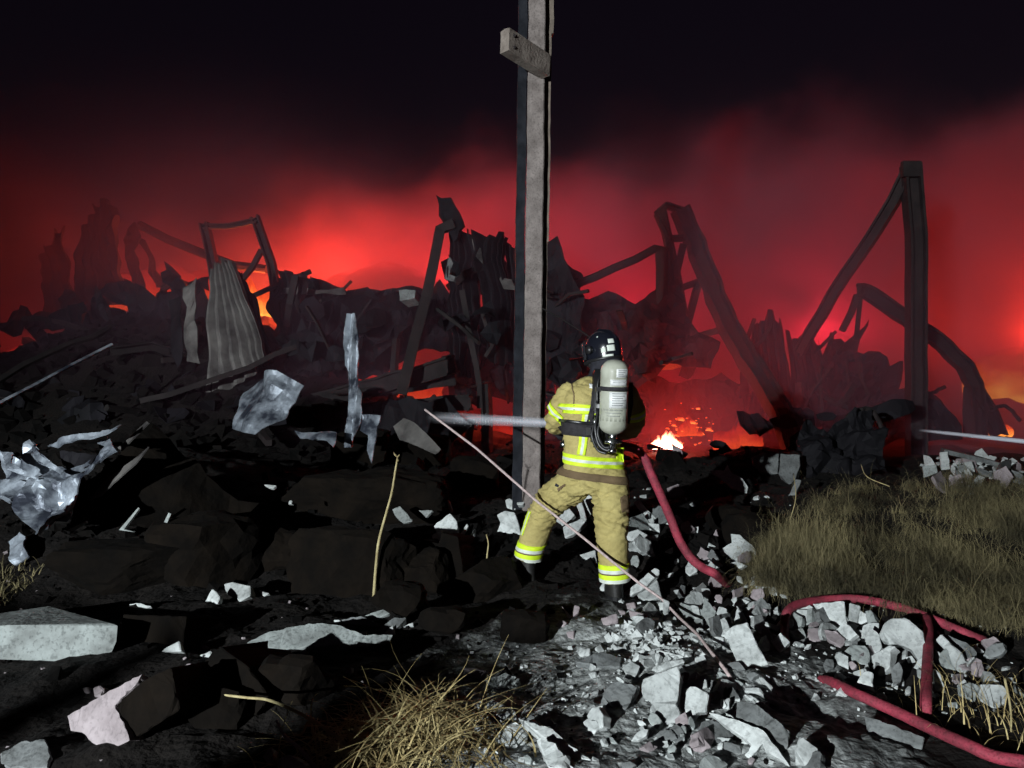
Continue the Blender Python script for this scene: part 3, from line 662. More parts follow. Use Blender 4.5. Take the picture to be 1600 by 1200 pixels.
def rock(name, px, py, wpx, hpx, m, label, seed, sub=4, rough=.16, dep=.8, cat='rubble', Y=None):
    """a lumpy block: a displaced, partly faceted body standing on the ground"""
    g_ = G(px, py) if Y is None else P(px, py, Y); k = g_.y / F; c = g_ + Vector((0, wpx * k * dep * .3, hpx * k * .42))
    bm = bmesh.new(); bmesh.ops.create_icosphere(bm, subdivisions=sub, radius=1.0)
    v = np.array([q.co[:] for q in bm.verts]); r_ = np.random.default_rng(seed)
    box = np.abs(v).max(1); v = v / (box[:, None] ** .62)
    for _ in range(7):                                  # knock flat breaks off it
        n_ = r_.normal(size=3); n_ /= np.linalg.norm(n_); d_ = r_.uniform(.62, .95); s_ = v @ n_ - d_
        v = v - np.clip(s_, 0, None)[:, None] * n_
    v = v * (1 + rough * fbm(v * 1.5 + seed, 3)[:, None] + .05 * np.abs(fbm(v * 6 + seed, 2))[:, None])
    v = v * np.array([wpx * k / 2, wpx * k / 2 * dep, hpx * k / 2 * 1.12]) + np.array(c[:]) - np.array(g_[:])
    for q, w in zip(bm.verts, v): q.co = w
    me = bpy.data.meshes.new(name); bm.to_mesh(me); bm.free(); me.materials.append(M[m])
    o = bpy.data.objects.new(name, me); COL.objects.link(o); o.location = g_
    return tag(o, label, cat)
# ------------------------------------------------------------------ fires and smoke
def flame_mat(name, c0, c1, s0, s1):
    m = bpy.data.materials.new(name); m.use_nodes = True
    N = m.node_tree.nodes; L = m.node_tree.links
    for n in list(N): N.remove(n)
    out = N.new('ShaderNodeOutputMaterial'); e = N.new('ShaderNodeEmission'); tr_ = N.new('ShaderNodeBsdfTransparent'); mx = N.new('ShaderNodeMixShader')
    tc = N.new('ShaderNodeTexCoord'); sp = N.new('ShaderNodeSeparateXYZ'); L.new(tc.outputs['Generated'], sp.inputs[0])
    no = N.new('ShaderNodeTexNoise'); no.inputs['Scale'].default_value = 4; no.inputs['Detail'].default_value = 4; L.new(tc.outputs['Generated'], no.inputs['Vector'])
    ad = N.new('ShaderNodeMath'); ad.operation = 'MULTIPLY_ADD'; L.new(no.outputs['Fac'], ad.inputs[0]); ad.inputs[1].default_value = .7; L.new(sp.outputs['Z'], ad.inputs[2])
    r = N.new('ShaderNodeValToRGB'); r.color_ramp.elements[0].position = .25; r.color_ramp.elements[1].position = 1.1 if False else 1.0
    r.color_ramp.elements[0].color = (*c0, 1); r.color_ramp.elements[1].color = (*c1, 1); L.new(ad.outputs[0], r.inputs['Fac']); L.new(r.outputs[0], e.inputs['Color'])
    mr = N.new('ShaderNodeMapRange'); mr.inputs['From Min'].default_value = .25; mr.inputs['From Max'].default_value = 1.15; mr.inputs['To Min'].default_value = s0; mr.inputs['To Max'].default_value = s1
    L.new(ad.outputs[0], mr.inputs['Value']); L.new(mr.outputs[0], e.inputs['Strength'])
    a = N.new('ShaderNodeMapRange'); a.inputs['From Min'].default_value = .8; a.inputs['From Max'].default_value = 1.35; a.inputs['To Min'].default_value = .9; a.inputs['To Max'].default_value = .05
    L.new(ad.outputs[0], a.inputs['Value']); L.new(a.outputs[0], mx.inputs[0]); L.new(tr_.outputs[0], mx.inputs[1]); L.new(e.outputs[0], mx.inputs[2]); L.new(mx.outputs[0], out.inputs[0])
    return m
M['flame'] = flame_mat('flame', (1, .42, .06), (1, .08, .015), 2.2, .9)
M['flame_hot'] = flame_mat('white_hot_flame', (1, .55, .40), (1, .22, .12), 26, 8)
M['flame_low'] = flame_mat('low_flame', (1, .12, .02), (.8, .03, .015), 1.0, .5)
def flame(name, px, py, Y, w, h, m, label, n=7, seed=0, watts=0, col=(1, .13, .03), lz=.35, group=None, flat=.5):
    """a fire: overlapping tongues, widest low down, with its own light inside"""
    r = random.Random(seed + 100); base = P(px, py, Y)
    root = empty(name, base); tag(root, label, 'fire', group)
    for k in range(n):
        t = (k + .5) / n - .5 + r.uniform(-.6, .6) / n
        hh = h * (1 - 1.1 * abs(t) ** 1.4) * r.uniform(.35, 1.0); ww = w / n * r.uniform(.8, 2.3) * (1 + n / 20)
        c = base + Vector((t * w, r.uniform(-1, 1) * w * .15, -.05)); pts = []; sc = []
        ph = r.uniform(0, 6)
        for i in range(11):
            u = i / 10
            pts.append(c + Vector((math.sin(ph + u * 4) * ww * .5 * u, math.cos(ph + u * 3) * ww * .3 * u, u * hh)))
            sc.append(max(.02, (math.sin(math.pi * min(1, (u * .8 + .2))) ** .8) * (1 - u * .55) * ww))
        V, Fc = sweep(pts, circ(1, 9, flat + .3), sc, up=Vector((0, 1, 0)))
        mobj('flame_tongue', V, Fc, M[m], root, smooth=True)
    if watts:
        l = bpy.data.lights.new(name + '_light', 'POINT'); l.energy = watts * .56; l.color = col; l.shadow_soft_size = .6
        o = bpy.data.objects.new(name + '_light', l); COL.objects.link(o); o.parent = root; o.location = (0, .2, h * lz)
    return root
ORANGE = (1, .06, .025); RED = (1, .045, .03); CRIM = (1, .035, .055)
flame('roof_fire', 408, 490, 17.5, 1.1, 1.2, 'flame', 'yellow orange flames roaring behind the bent door frame', 7, 1, 2600, (1, .13, .03))
flame('ridge_fire', 290, 470, 20, 3.4, .9, 'flame_low', 'red fire behind the ridge at the left', 8, 2, 1500, ORANGE)
flame('ridge_fire', 560, 480, 21, 4.5, 1.0, 'flame_low', 'broad fire hidden behind the ridge left of the leaning post', 9, 3, 6000, ORANGE, lz=.9)
flame('ridge_fire', 700, 500, 22, 3.0, 1.0, 'flame_low', 'fire behind the buckled cladding left of the pole', 7, 4, 3800, RED, lz=.9)
flame('ridge_fire', -10, 600, 20, 3.0, .5, 'flame_low', 'dull fire glowing at the far left edge', 6, 5, 1900, RED)
flame('ridge_fire', 960, 560, 22, 3.0, 1.0, 'flame_low', 'fire behind the burnt roof right of the pole', 7, 6, 4600, CRIM, lz=.9)
flame('ridge_fire', 1290, 590, 26, 5.0, 1.0, 'flame_low', 'wide fire in the smoke behind the tall portal frame', 7, 7, 7500, CRIM, lz=1.2)
flame('edge_fire', 1640, 600, 21, 3.0, 1.4, 'flame', 'strong fire at the right edge behind the bent rafter', 7, 8, 7000, (1, .06, .02), lz=.9)
flame('hot_spot', 1043, 696, 13.2, .46, .31, 'flame_hot', 'white hot glowing fire right of the firefighter', 14, 9, 600, (1, .05, .025), lz=.9)
flame('small_fire', 1078, 676, 13.6, .34, .40, 'flame_low', 'small orange flames beside the white hot spot', 9, 10, 60, (1, .1, .03))
flame('small_fire', 1152, 690, 14, .6, .6, 'flame_low', 'low red fire under the bent roof truss', 5, 11, 120, (1, .05, .03))
flame('small_fire', 1566, 677, 15, .3, .36, 'flame', 'small yellow flame at the far right under the rafter', 4, 12, 60, (1, .12, .03))
flame('small_fire', 1450, 672, 14.5, .2, .3, 'flame_low', 'tiny red flame right behind the tall post', 3, 13, 30, (1, .06, .03))
flame('inner_fire', 725, 698, 15.0, .5, .3, 'flame', 'orange flames seen low through the gap left of the pole', 4, 14, 260, (1, .08, .02))
flame('inner_fire', 785, 690, 15.5, 1.0, .5, 'flame_low', 'red fire seen behind the stud beside the pole', 5, 15, 330, (1, .06, .02))
flame('inner_fire', 600, 612, 17, 2.4, .35, 'flame_low', 'thin line of fire glowing under the fallen roof slab', 6, 16, 330, RED)

M['ember'] = flame_mat('glowing_ember', (1, .28, .06), (1, .07, .02), 2.6, .8)
er = random.Random(8)
em = empty('ember_heap', P(1075, 690, 13.5)); tag(em, 'glowing embers and burning scraps beside the white hot spot', 'fire')
for k in range(60):
    V, Fc = [], []; px, py = er.gauss(1078, 22), er.gauss(668, 16)
    cpt = P(px, min(py, 694), er.uniform(13.3, 14.2)); s = .010 * 4.5 ** (er.random() ** 1.6)
    for i in range(8):
        V.append(cpt + Vector((((i & 1) * 2 - 1) * er.uniform(.2, 1.6), (((i >> 1) & 1) * 2 - 1) * er.uniform(.2, 1.2), (((i >> 2) & 1) * 2 - 1) * er.uniform(.1, 1.0))) * s)
    mobj('ember', V, [[0, 1, 3, 2], [4, 6, 7, 5], [0, 4, 5, 1], [2, 3, 7, 6], [0, 2, 6, 4], [1, 5, 7, 3]], M['ember'], em)
def smoke_mat():
    m = bpy.data.materials.new('smoke'); m.use_nodes = True
    N = m.node_tree.nodes; L = m.node_tree.links
    for n in list(N): N.remove(n)
    out = N.new('ShaderNodeOutputMaterial'); pv = N.new('ShaderNodeVolumePrincipled')
    L.new(pv.outputs[0], out.inputs['Volume'])
    pv.inputs['Color'].default_value = (.42, .235, .33, 1)
    pv.inputs['Anisotropy'].default_value = 0.0
    def math_(op, a, b=None, c=None, clamp=False):
        n = N.new('ShaderNodeMath'); n.operation = op; n.use_clamp = clamp
        for i, v in enumerate((a, b, c)):
            if v is None: continue
            if isinstance(v, (int, float)): n.inputs[i].default_value = v
            else: L.new(v, n.inputs[i])
        return n.outputs[0]
    def rng_(v, a, b, c, d, smooth=True):
        n = N.new('ShaderNodeMapRange'); n.interpolation_type = 'SMOOTHSTEP' if smooth else 'LINEAR'
        for i, q in zip(('From Min', 'From Max', 'To Min', 'To Max'), (a, b, c, d)): n.inputs[i].default_value = q
        L.new(v, n.inputs['Value']); return n.outputs[0]
    tc = N.new('ShaderNodeTexCoord'); sp = N.new('ShaderNodeSeparateXYZ'); L.new(tc.outputs['Object'], sp.inputs[0])
    X, Y, Z = sp.outputs
    no = N.new('ShaderNodeTexNoise'); no.inputs['Scale'].default_value = .23; no.inputs['Detail'].default_value = 1.5; no.inputs['Roughness'].default_value = .5; no.inputs['Distortion'].default_value = 0
    mp = N.new('ShaderNodeMapping'); mp.inputs['Location'].default_value = (3.1, 1.7, 5.2); L.new(tc.outputs['Object'], mp.inputs['Vector']); L.new(mp.outputs[0], no.inputs['Vector'])
    clump = rng_(no.outputs['Fac'], .38, .60, .10, 1.0)
    # the plume starts behind the wreck; a thinner drift comes forward on the right
    back = rng_(Y, 16.5, 18.5, 0, 1)
    nq = N.new('ShaderNodeTexNoise'); nq.inputs['Scale'].default_value = .30; nq.inputs['Detail'].default_value = 3; nq.inputs['Roughness'].default_value = .55; L.new(tc.outputs['Object'], nq.inputs['Vector'])
    ztop = math_('MULTIPLY_ADD', nq.outputs['Fac'], 7.0, math_('MULTIPLY_ADD', X, -.14, Z))     # billowing upper edge
    low = rng_(ztop, 8.6, 11.0, 1, .0)
    vs_ = N.new('ShaderNodeVectorMath'); vs_.operation = 'DISTANCE'; vs_.inputs[1].default_value = (2.9, 19.5, 7.6); L.new(tc.outputs['Object'], vs_.inputs[0])
    notch = rng_(vs_.outputs['Value'], 1.2, 3.8, .02, 1)
    low = math_('MULTIPLY', low, notch)
    plume = math_('MULTIPLY', math_('MULTIPLY', clump, back), low)
    drift = math_('MULTIPLY', math_('MULTIPLY', rng_(X, -1.0, 4.5, 0.5, 1), rng_(Y, 10.2, 13.0, 0, 1)), math_('MULTIPLY', clump, rng_(Z, 3.5, 7.0, 1, .0)))
    d = math_('MULTIPLY_ADD', plume, .25, math_('MULTIPLY', drift, .175))
    L.new(d, pv.inputs['Density'])
    m.cycles.volume_step_rate = 0.7
    m.cycles.homogeneous_volume = False
    return m
M['smoke'] = smoke_mat()
x0, x1, y0, y1, z0, z1 = -26, 26, 10.2, 28.5, -1.0, 12
V = [(x, y, z) for z in (z0, z1) for y in (y0, y1) for x in (x0, x1)]
smoke = mobj('smoke', V, [[0, 2, 3, 1], [4, 5, 7, 6], [0, 1, 5, 4], [2, 6, 7, 3], [0, 4, 6, 2], [1, 3, 7, 5]], M['smoke'])
tag(smoke, 'red lit smoke billowing behind the burnt building', 'smoke', kind='stuff')
# ------------------------------------------------------------------ rubble: pieces one can pick out
RB = [  # (zone, outline, material, normal, thickness, name, label)
 # right foreground
 (ZA, ((40, 190), (235, 25), (265, 35), (265, 62), (150, 160), (90, 197)), 'plaster', 'F', .05, 'plaster_plate', 'ridged pale board propped right of the right boot, upper piece'),
 (ZA, ((130, 185), (210, 72), (235, 60), (262, 130), (278, 197), (180, 226)), 'plaster', 'M', .06, 'plaster_plate', 'pale ribbed slab under the propped board by the right boot'),
 (ZA, ((455, 140), (555, 145), (570, 180), (530, 212), (490, 200)), 'plaster', 'F', .06, 'plaster_chunk', 'pinkish white chunk lying below the hose bend'),
 (ZA, ((285, 205), (325, 225), (312, 290), (362, 330), (280, 338)), 'plaster', 'F', .04, 'plaster_plate', 'thin leaning flake left of the square grey plate'),
 (ZA, ((345, 220), (410, 235), (520, 270), (515, 378), (400, 348), (390, 280)), 'concrete', 'M', .05, 'concrete_plate', 'square grey plate behind the gravel heap'),
 (ZA, ((740, 207), (775, 192), (806, 225), (750, 242)), 'plaster', 'F', .06, 'plaster_chunk', 'small rounded chunk above the notched white slab'),
 (ZA, ((745, 265), (885, 226), (910, 235), (912, 302), (850, 262), (838, 307)), 'plaster', 'F', .04, 'plaster_plate', 'notched white slab left of the upper hose loop'),
 (ZA, ((675, 290), (715, 245), (740, 285), (765, 330), (700, 362)), 'plaster', 'L', .06, 'plaster_chunk', 'grey white chunk above the big tilted slab'),
 (ZA, ((645, 400), (690, 370), (780, 340), (820, 440), (905, 590), (870, 606), (810, 585), (770, 616), (720, 590), (680, 500)), 'plaster', 'F', .07, 'plaster_plate', 'big tilted white slab in the middle of the right rubble'),
 (ZA, ((600, 335), (660, 370), (640, 422), (600, 420)), 'plaster', 'L', .05, 'plaster_chunk', 'bluish triangular piece against the big tilted slab'),
 (ZA, ((570, 425), (640, 430), (642, 470), (575, 466)), 'plaster', 'F', .06, 'plaster_chunk', 'small square piece left of the big tilted slab'),
 (ZA, ((785, 300), (915, 350), (970, 365), (965, 397), (900, 367), (800, 322)), 'plaster', 'M', .03, 'plaster_strip', 'long flat strip pointing at the hose loop'),
 (ZA, ((840, 405), (905, 425), (920, 462), (850, 440)), 'grey', 'M', .05, 'concrete_chunk', 'dull grey chunk below the long flat strip'),
 (ZA, ((240, 505), (265, 505), (405, 540), (412, 562), (258, 537)), 'plaster', 'F', .03, 'plaster_strip', 'upper bar of the broken white frame'),
 (ZA, ((215, 608), (400, 555), (414, 580), (240, 642)), 'plaster', 'F', .04, 'plaster_strip', 'lower bar of the broken white frame above the upright plate'),
 (ZA, ((210, 600), (238, 520), (266, 530), (246, 602)), 'plaster', 'L', .04, 'plaster_strip', 'short left bar of the broken white frame'),
 (ZA, ((165, 675), (370, 598), (385, 640), (365, 830), (386, 880), (380, 932), (290, 946), (205, 892), (215, 820), (165, 790), (155, 720)), 'plaster', 'F', .06, 'plaster_plate', 'largest white plate, standing upright in the right foreground'),
 (ZA, ((440, 650), (475, 625), (492, 640), (455, 732), (420, 732)), 'plaster', 'F', .04, 'plaster_strip', 'upright pale splinter right of the largest plate'),
 (ZA, ((420, 732), (470, 715), (552, 765), (540, 872), (480, 872), (440, 962), (405, 936)), 'plaster', 'F', .05, 'plaster_plate', 'torn white plate right of the largest upright plate'),
 (ZA, ((500, 705), (560, 675), (620, 710), (626, 766), (560, 762)), 'grey', 'T', .05, 'concrete_chunk', 'dark grey flat stone behind the torn white plate'),
 (ZA, ((485, 660), (540, 645), (546, 680), (500, 702)), 'plaster', 'F', .04, 'plaster_chunk', 'small pale piece above the dark grey stone'),
 (ZA, ((640, 800), (676, 785), (672, 862), (630, 836)), 'plaster', 'F', .04, 'plaster_chunk', 'small upright piece above the curling bottom plate'),
 (ZA, ((550, 870), (700, 910), (870, 975), (960, 1090), (1030, 1192), (960, 1140), (880, 1090), (870, 1050), (800, 1132), (780, 1120), (802, 1060), (700, 982), (600, 912)), 'plaster', 'M', .04, 'plaster_plate', 'long bluish white plate with a ragged lower edge at the bottom'),
 (ZA, ((715, 810), (800, 800), (1030, 980), (1016, 1090), (960, 1090), (870, 970), (710, 902)), 'grey', 'M', .07, 'concrete_plate', 'rough grey slab above the long ragged plate'),
 (ZA, ((490, 960), (530, 915), (690, 950), (702, 1010), (650, 1062), (540, 1052)), 'grey', 'T', .06, 'concrete_plate', 'flat rounded grey slab left of the long ragged plate'),
 (ZA, ((760, 725), (850, 725), (880, 770), (960, 810), (1072, 885), (1040, 892), (900, 802), (850, 762), (760, 756)), 'plaster', 'M', .03, 'plaster_strip', 'long white splinter pointing down right beside the cable end'),
 (ZA, ((840, 665), (870, 665), (957, 760), (940, 767), (850, 692)), 'plaster', 'F', .03, 'plaster_strip', 'short white splinter above the long splinter'),
 (ZA, ((755, 765), (800, 770), (945, 860), (935, 868), (820, 812)), 'plaster', 'M', .02, 'plaster_strip', 'thin white splinter below the long splinter'),
 (ZA, ((1085, 1010), (1200, 1090), (1202, 1200), (1060, 1185), (1055, 1100)), 'plaster', 'F', .08, 'plaster_chunk', 'angular white block at the bottom edge right of the ragged plate'),
 (ZA, ((1200, 1090), (1240, 1120), (1250, 1210), (1202, 1205)), 'grey', 'R', .08, 'concrete_chunk', 'shaded grey end of the angular block at the bottom edge'),  # end face of the white block, its shade put into darker grey
 (ZA, ((798, 77), (960, 85), (972, 140), (812, 126)), 'plaster', 'F', .08, 'concrete_block', 'upper of two stacked greenish grey blocks below the grass bank'),
 (ZA, ((822, 132), (955, 137), (957, 192), (850, 192)), 'plaster', 'F', .08, 'concrete_block', 'lower of two stacked greenish grey blocks below the grass bank'),
 (ZA, ((600, 630), (760, 700), (742, 722), (620, 682)), 'concrete', 'M', .05, 'plaster_plate', 'narrow slab under the end of the cable'),
 (ZA, ((710, 70), (745, 75), (757, 122), (720, 102)), 'plaster', 'F', .05, 'plaster_chunk', 'little chip left of the two stacked blocks'),
 (ZA, ((415, 15), (480, 20), (487, 45), (440, 77), (415, 50)), 'plaster', 'F', .06, 'plaster_chunk', 'pale chunk just left of the hose bend'),
 (ZA, ((15, 270), (60, 275), (92, 322), (50, 322)), 'plaster_pink', 'F', .05, 'plaster_chunk', 'pinkish chip left of the gravel heap'),
 (ZA, ((80, 270), (190, 300), (182, 332), (140, 347), (90, 312)), 'plaster_pink', 'F', .05, 'plaster_chunk', 'pinkish flat chunk above the gravel heap'),
 (ZA, ((65, 235), (115, 225), (127, 260), (75, 272)), 'plaster_pink', 'F', .05, 'plaster_chunk', 'small rounded pinkish stone above the gravel heap'),
 # far right, around the hoses
 (ZB, ((128, 268), (150, 205), (266, 210), (272, 287), (210, 297), (190, 312)), 'plaster', 'F', .09, 'concrete_block', 'white block inside the hose loop'),
 (ZB, ((266, 195), (332, 260), (322, 302), (274, 290)), 'concrete', 'R', .08, 'concrete_block', 'grey shaded side of the white block in the hose loop'),  # side face of the white block, shade put into greyer material
 (ZB, ((275, 170), (480, 155), (496, 322), (425, 307), (360, 242)), 'plaster', 'F', .05, 'plaster_plate', 'white wedge shaped slab right under the upper hose'),
 (ZB, ((510, 165), (580, 185), (562, 302), (500, 327)), 'plaster', 'F', .05, 'plaster_plate', 'upright white shard right of the wedge shaped slab'),
 (ZB, ((600, 215), (640, 210), (682, 290), (672, 352), (630, 332)), 'concrete', 'L', .05, 'plaster_chunk', 'greenish grey shard right of the upright white shard'),
 (ZB, ((690, 365), (720, 300), (770, 265), (860, 258), (970, 345), (985, 450), (985, 562), (950, 547), (900, 462), (840, 432), (760, 432), (710, 402)), 'plaster', 'F', .08, 'plaster_plate', 'large arched white slab left of the hanging hose'),
 (ZB, ((640, 495), (760, 432), (800, 440), (762, 462), (760, 572), (690, 627), (660, 590)), 'plaster', 'L', .07, 'plaster_plate', 'greenish slab leaning below the arched white slab'),
 (ZB, ((455, 485), (520, 425), (610, 430), (642, 490), (642, 562), (570, 547)), 'concrete', 'M', .06, 'concrete_chunk', 'grey angular chunk in the middle between the hoses'),
 (ZB, ((1040, 395), (1080, 360), (1150, 430), (1210, 480), (1237, 540), (1292, 500), (1222, 617), (1150, 572), (1110, 472)), 'plaster', 'L', .05, 'plaster_plate', 'bright folded edge slab right of the hanging hose'),
 (ZB, ((1082, 358), (1130, 365), (1240, 410), (1307, 470), (1287, 530), (1227, 545), (1207, 472), (1132, 412)), 'grey', 'M', .06, 'concrete_plate', 'grey hollow slab right of the hanging hose'),
 (ZB, ((545, 675), (600, 590), (660, 600), (652, 660), (672, 727)), 'plaster', 'F', .06, 'plaster_chunk', 'white chunk above the lower hose'),
 (ZB, ((800, 690), (820, 620), (850, 640), (852, 692)), 'plaster', 'F', .05, 'plaster_chunk', 'little grey piece in the dark gap left of the hanging hose'),
 (ZB, ((775, 702), (845, 705), (850, 722), (790, 718)), 'plaster', 'M', .03, 'plaster_chunk', 'thin pale chip below the little grey piece'),
 (ZB, ((1040, 570), (1080, 610), (1112, 732), (1040, 712)), 'plaster', 'F', .05, 'plaster_chunk', 'narrow white piece behind the hanging hose'),
 (ZB, ((1180, 690), (1260, 660), (1332, 690), (1292, 792), (1190, 742)), 'concrete', 'F', .05, 'concrete_chunk', 'grey piece left of the greenish slab near the right edge'),
 (ZB, ((1330, 670), (1470, 680), (1502, 740), (1482, 790), (1420, 832), (1330, 782), (1282, 722)), 'plaster', 'F', .06, 'plaster_plate', 'greenish white slab near the right edge'),
 (ZB, ((1545, 660), (1600, 740), (1620, 770), (1540, 702)), 'concrete', 'F', .05, 'plaster_plate', 'greenish shard cut by the right picture edge'),
 (ZB, ((1120, 785), (1180, 780), (1197, 822), (1130, 822)), 'concrete', 'M', .05, 'concrete_chunk', 'small dull stone below the folded edge slab'),
 (ZB, ((130, 340), (220, 320), (252, 402), (160, 392)), 'concrete', 'M', .05, 'concrete_chunk', 'grey stone at the foot of the hose loop'),
 (ZB, ((390, 335), (470, 345), (482, 392), (400, 372)), 'grey', 'M', .05, 'concrete_chunk', 'dull flat stone below the wedge shaped slab'),
 (ZB, ((520, 320), (620, 350), (632, 380), (530, 345)), 'plaster', 'M', .03, 'plaster_strip', 'thin pale strip under the white shards'),
 (ZB, ((425, 515), (490, 530), (498, 555), (440, 540)), 'plaster', 'M', .04, 'plaster_chunk', 'small white chip left of the grey angular chunk'),
 (ZB, ((600, 870), (700, 900), (980, 1010), (962, 1082), (850, 1062), (640, 1002)), 'grey', 'M', .08, 'concrete_plate', 'dim slab lying below the lower hose'),
 (ZB, ((1040, 455), (1100, 490), (1102, 552), (1045, 547)), 'plaster', 'L', .05, 'plaster_chunk', 'bluish piece touching the hanging hose on its right'),
 # centre foreground
 (ZC, ((160, 548), (230, 545), (302, 560), (272, 612), (210, 602)), 'plaster_pink', 'F', .07, 'plaster_chunk', 'pinkish chunk above the straw clump'),
 (ZC, ((290, 615), (420, 570), (507, 610), (482, 647), (350, 657)), 'concrete', 'T', .05, 'concrete_plate', 'flat greenish stone right of the pinkish chunk'),
 (ZC, ((110, 600), (262, 700), (232, 722), (120, 692)), 'concrete', 'T', .04, 'concrete_plate', 'flat slab just above the straw clump'),
 (ZC, ((840, 420), (920, 425), (922, 472), (860, 482)), 'plaster', 'F', .05, 'plaster_chunk', 'small pale stone at the left end of the gravel heap'),
 (ZC, ((830, 510), (900, 480), (1000, 450), (1112, 480), (1102, 542), (970, 542)), 'grey', 'T', .05, 'concrete_plate', 'flat grey flagstone below the gravel heap'),
 (ZC, ((1000, 690), (1060, 620), (1222, 650), (1132, 792), (980, 772)), 'grey', 'T', .05, 'concrete_plate', 'dark grey plate left of the largest white plate'),
 (ZC, ((1070, 598), (1085, 592), (1130, 630), (1222, 650), (1218, 662), (1120, 640)), 'plaster', 'M', .02, 'plaster_strip', 'thin pale strip on the dark grey plate'),
 (ZC, ((215, 745), (340, 725), (480, 800), (492, 852), (390, 842)), 'plaster', 'T', .05, 'plaster_plate', 'upper piece of the cracked bluish slab beside the straw'),
 (ZC, ((205, 842), (268, 790), (372, 890), (252, 922)), 'plaster', 'T', .05, 'plaster_plate', 'left piece of the cracked bluish slab beside the straw'),
 (ZC, ((250, 930), (372, 900), (400, 1000), (330, 1000)), 'concrete', 'T', .05, 'plaster_plate', 'lower left piece of the cracked bluish slab'),
 (ZC, ((380, 920), (480, 862), (562, 890), (542, 992), (430, 1032), (372, 992)), 'plaster', 'T', .05, 'plaster_plate', 'middle piece of the cracked bluish slab'),
 (ZC, ((490, 842), (700, 910), (800, 1000), (932, 1092), (880, 1092), (650, 962)), 'plaster', 'T', .05, 'plaster_plate', 'long ragged strip right of the cracked bluish slab'),
 (ZC, ((600, 965), (700, 985), (832, 1142), (680, 1145)), 'plaster', 'T', .05, 'plaster_plate', 'pale piece at the bottom edge below the cracked slab'),
 (ZC, ((750, 175), (775, 200), (807, 245), (790, 252)), 'plaster_pink', 'F', .03, 'plaster_chunk', 'thin left blade of the v shaped splinters in the dark'),
 (ZC, ((825, 170), (862, 180), (850, 217), (815, 247)), 'plaster_pink', 'F', .03, 'plaster_chunk', 'right blade of the v shaped splinters in the dark'),
 (ZC, ((710, 290), (745, 255), (782, 275), (760, 307)), 'plaster_pink', 'F', .05, 'plaster_chunk', 'dull pinkish stone below the v shaped splinters'),
 (ZC, ((775, 330), (825, 320), (827, 377), (790, 372)), 'plaster_pink', 'F', .05, 'plaster_chunk', 'dim reddish stone left of the gravel heap'),
 (ZC, ((985, 250), (1080, 220), (1087, 282), (1000, 292)), 'plaster_pink', 'F', .05, 'plaster_chunk', 'dim pinkish slab left of the pinkish flat chunk'),
 (ZC, ((905, 575), (955, 565), (962, 607), (930, 612)), 'plaster', 'F', .04, 'plaster_chunk', 'small white chip below the grey flagstone'),
 # left foreground
 (ZD, ((50, 360), (232, 395), (212, 442), (150, 422)), 'plaster', 'M', .04, 'plaster_chunk', 'bright chip lying against the big block at the left edge'),
 (ZD, ((390, 895), (550, 800), (830, 650), (805, 702), (672, 830), (722, 930), (757, 1040), (692, 1072), (620, 1052), (560, 1067), (480, 992), (415, 982)), 'plaster_pink', 'F', .09, 'concrete_plate', 'pinkish lit slab face in the bottom left foreground'),
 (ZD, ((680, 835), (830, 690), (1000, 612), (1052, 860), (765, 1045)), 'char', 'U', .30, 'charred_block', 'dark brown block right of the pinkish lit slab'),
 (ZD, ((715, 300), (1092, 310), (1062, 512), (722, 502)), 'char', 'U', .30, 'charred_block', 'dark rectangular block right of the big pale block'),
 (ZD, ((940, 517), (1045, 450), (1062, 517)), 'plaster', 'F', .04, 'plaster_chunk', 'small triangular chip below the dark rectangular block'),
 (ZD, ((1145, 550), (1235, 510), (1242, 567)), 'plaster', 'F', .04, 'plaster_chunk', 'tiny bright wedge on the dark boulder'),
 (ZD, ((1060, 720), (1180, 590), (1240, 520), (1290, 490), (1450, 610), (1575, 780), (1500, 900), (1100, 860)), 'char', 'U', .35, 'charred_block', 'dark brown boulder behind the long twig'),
 (ZD, ((1190, 235), (1242, 145), (1287, 200), (1272, 242)), 'plaster', 'F', .04, 'plaster_chunk', 'jagged white chip left of the pale lump on the dark ground'),
 (ZD, ((1310, 120), (1360, 110), (1467, 130), (1467, 190), (1400, 227), (1380, 192), (1330, 182)), 'plaster', 'F', .07, 'plaster_chunk', 'pale lump on the dark ground left of centre'),
 (ZD, ((1505, 150), (1577, 175), (1542, 197)), 'plaster', 'F', .04, 'plaster_chunk', 'white wedge right of the pale lump on the dark ground'),
 (ZD, ((750, 240), (800, 230), (887, 250), (860, 264)), 'plaster', 'M', .03, 'plaster_chunk', 'thin bright flake above the dark rectangular block'),
 (ZD, ((0, 1110), (130, 1040), (265, 1025), (302, 1130), (282, 1200), (0, 1200)), 'grey', 'T', .10, 'concrete_plate', 'dim rough slab in the bottom left corner'),
 (ZD, ((540, 730), (580, 715), (607, 740), (592, 792), (545, 782)), 'plaster_pink', 'F', .06, 'plaster_chunk', 'round pinkish stone on top of the pinkish slab'),
 (ZD, ((480, 730), (510, 720), (522, 765), (495, 762)), 'plaster_pink', 'F', .04, 'plaster_chunk', 'little pinkish chip left of the round stone'),
 (ZD, ((1040, 720), (1055, 640), (1085, 590), (1115, 590), (1072, 640), (1080, 750), (1062, 765)), 'plaster_pink', 'U', .03, 'plaster_strip', 'curved pinkish sliver left of the dark boulder'),
 (ZE, ((20, 397), (130, 340), (390, 280), (560, 290), (720, 350), (892, 350), (520, 412), (300, 432), (100, 427)), 'concrete', 'T', .06, 'concrete_plate', 'long flat grey slab lying alone on the dark ground'),
 (ZE, ((715, 237), (922, 165), (937, 180), (800, 252)), 'concrete', 'M', .03, 'plaster_plate', 'thin slab slanting up at the right of the flat grey slab'),
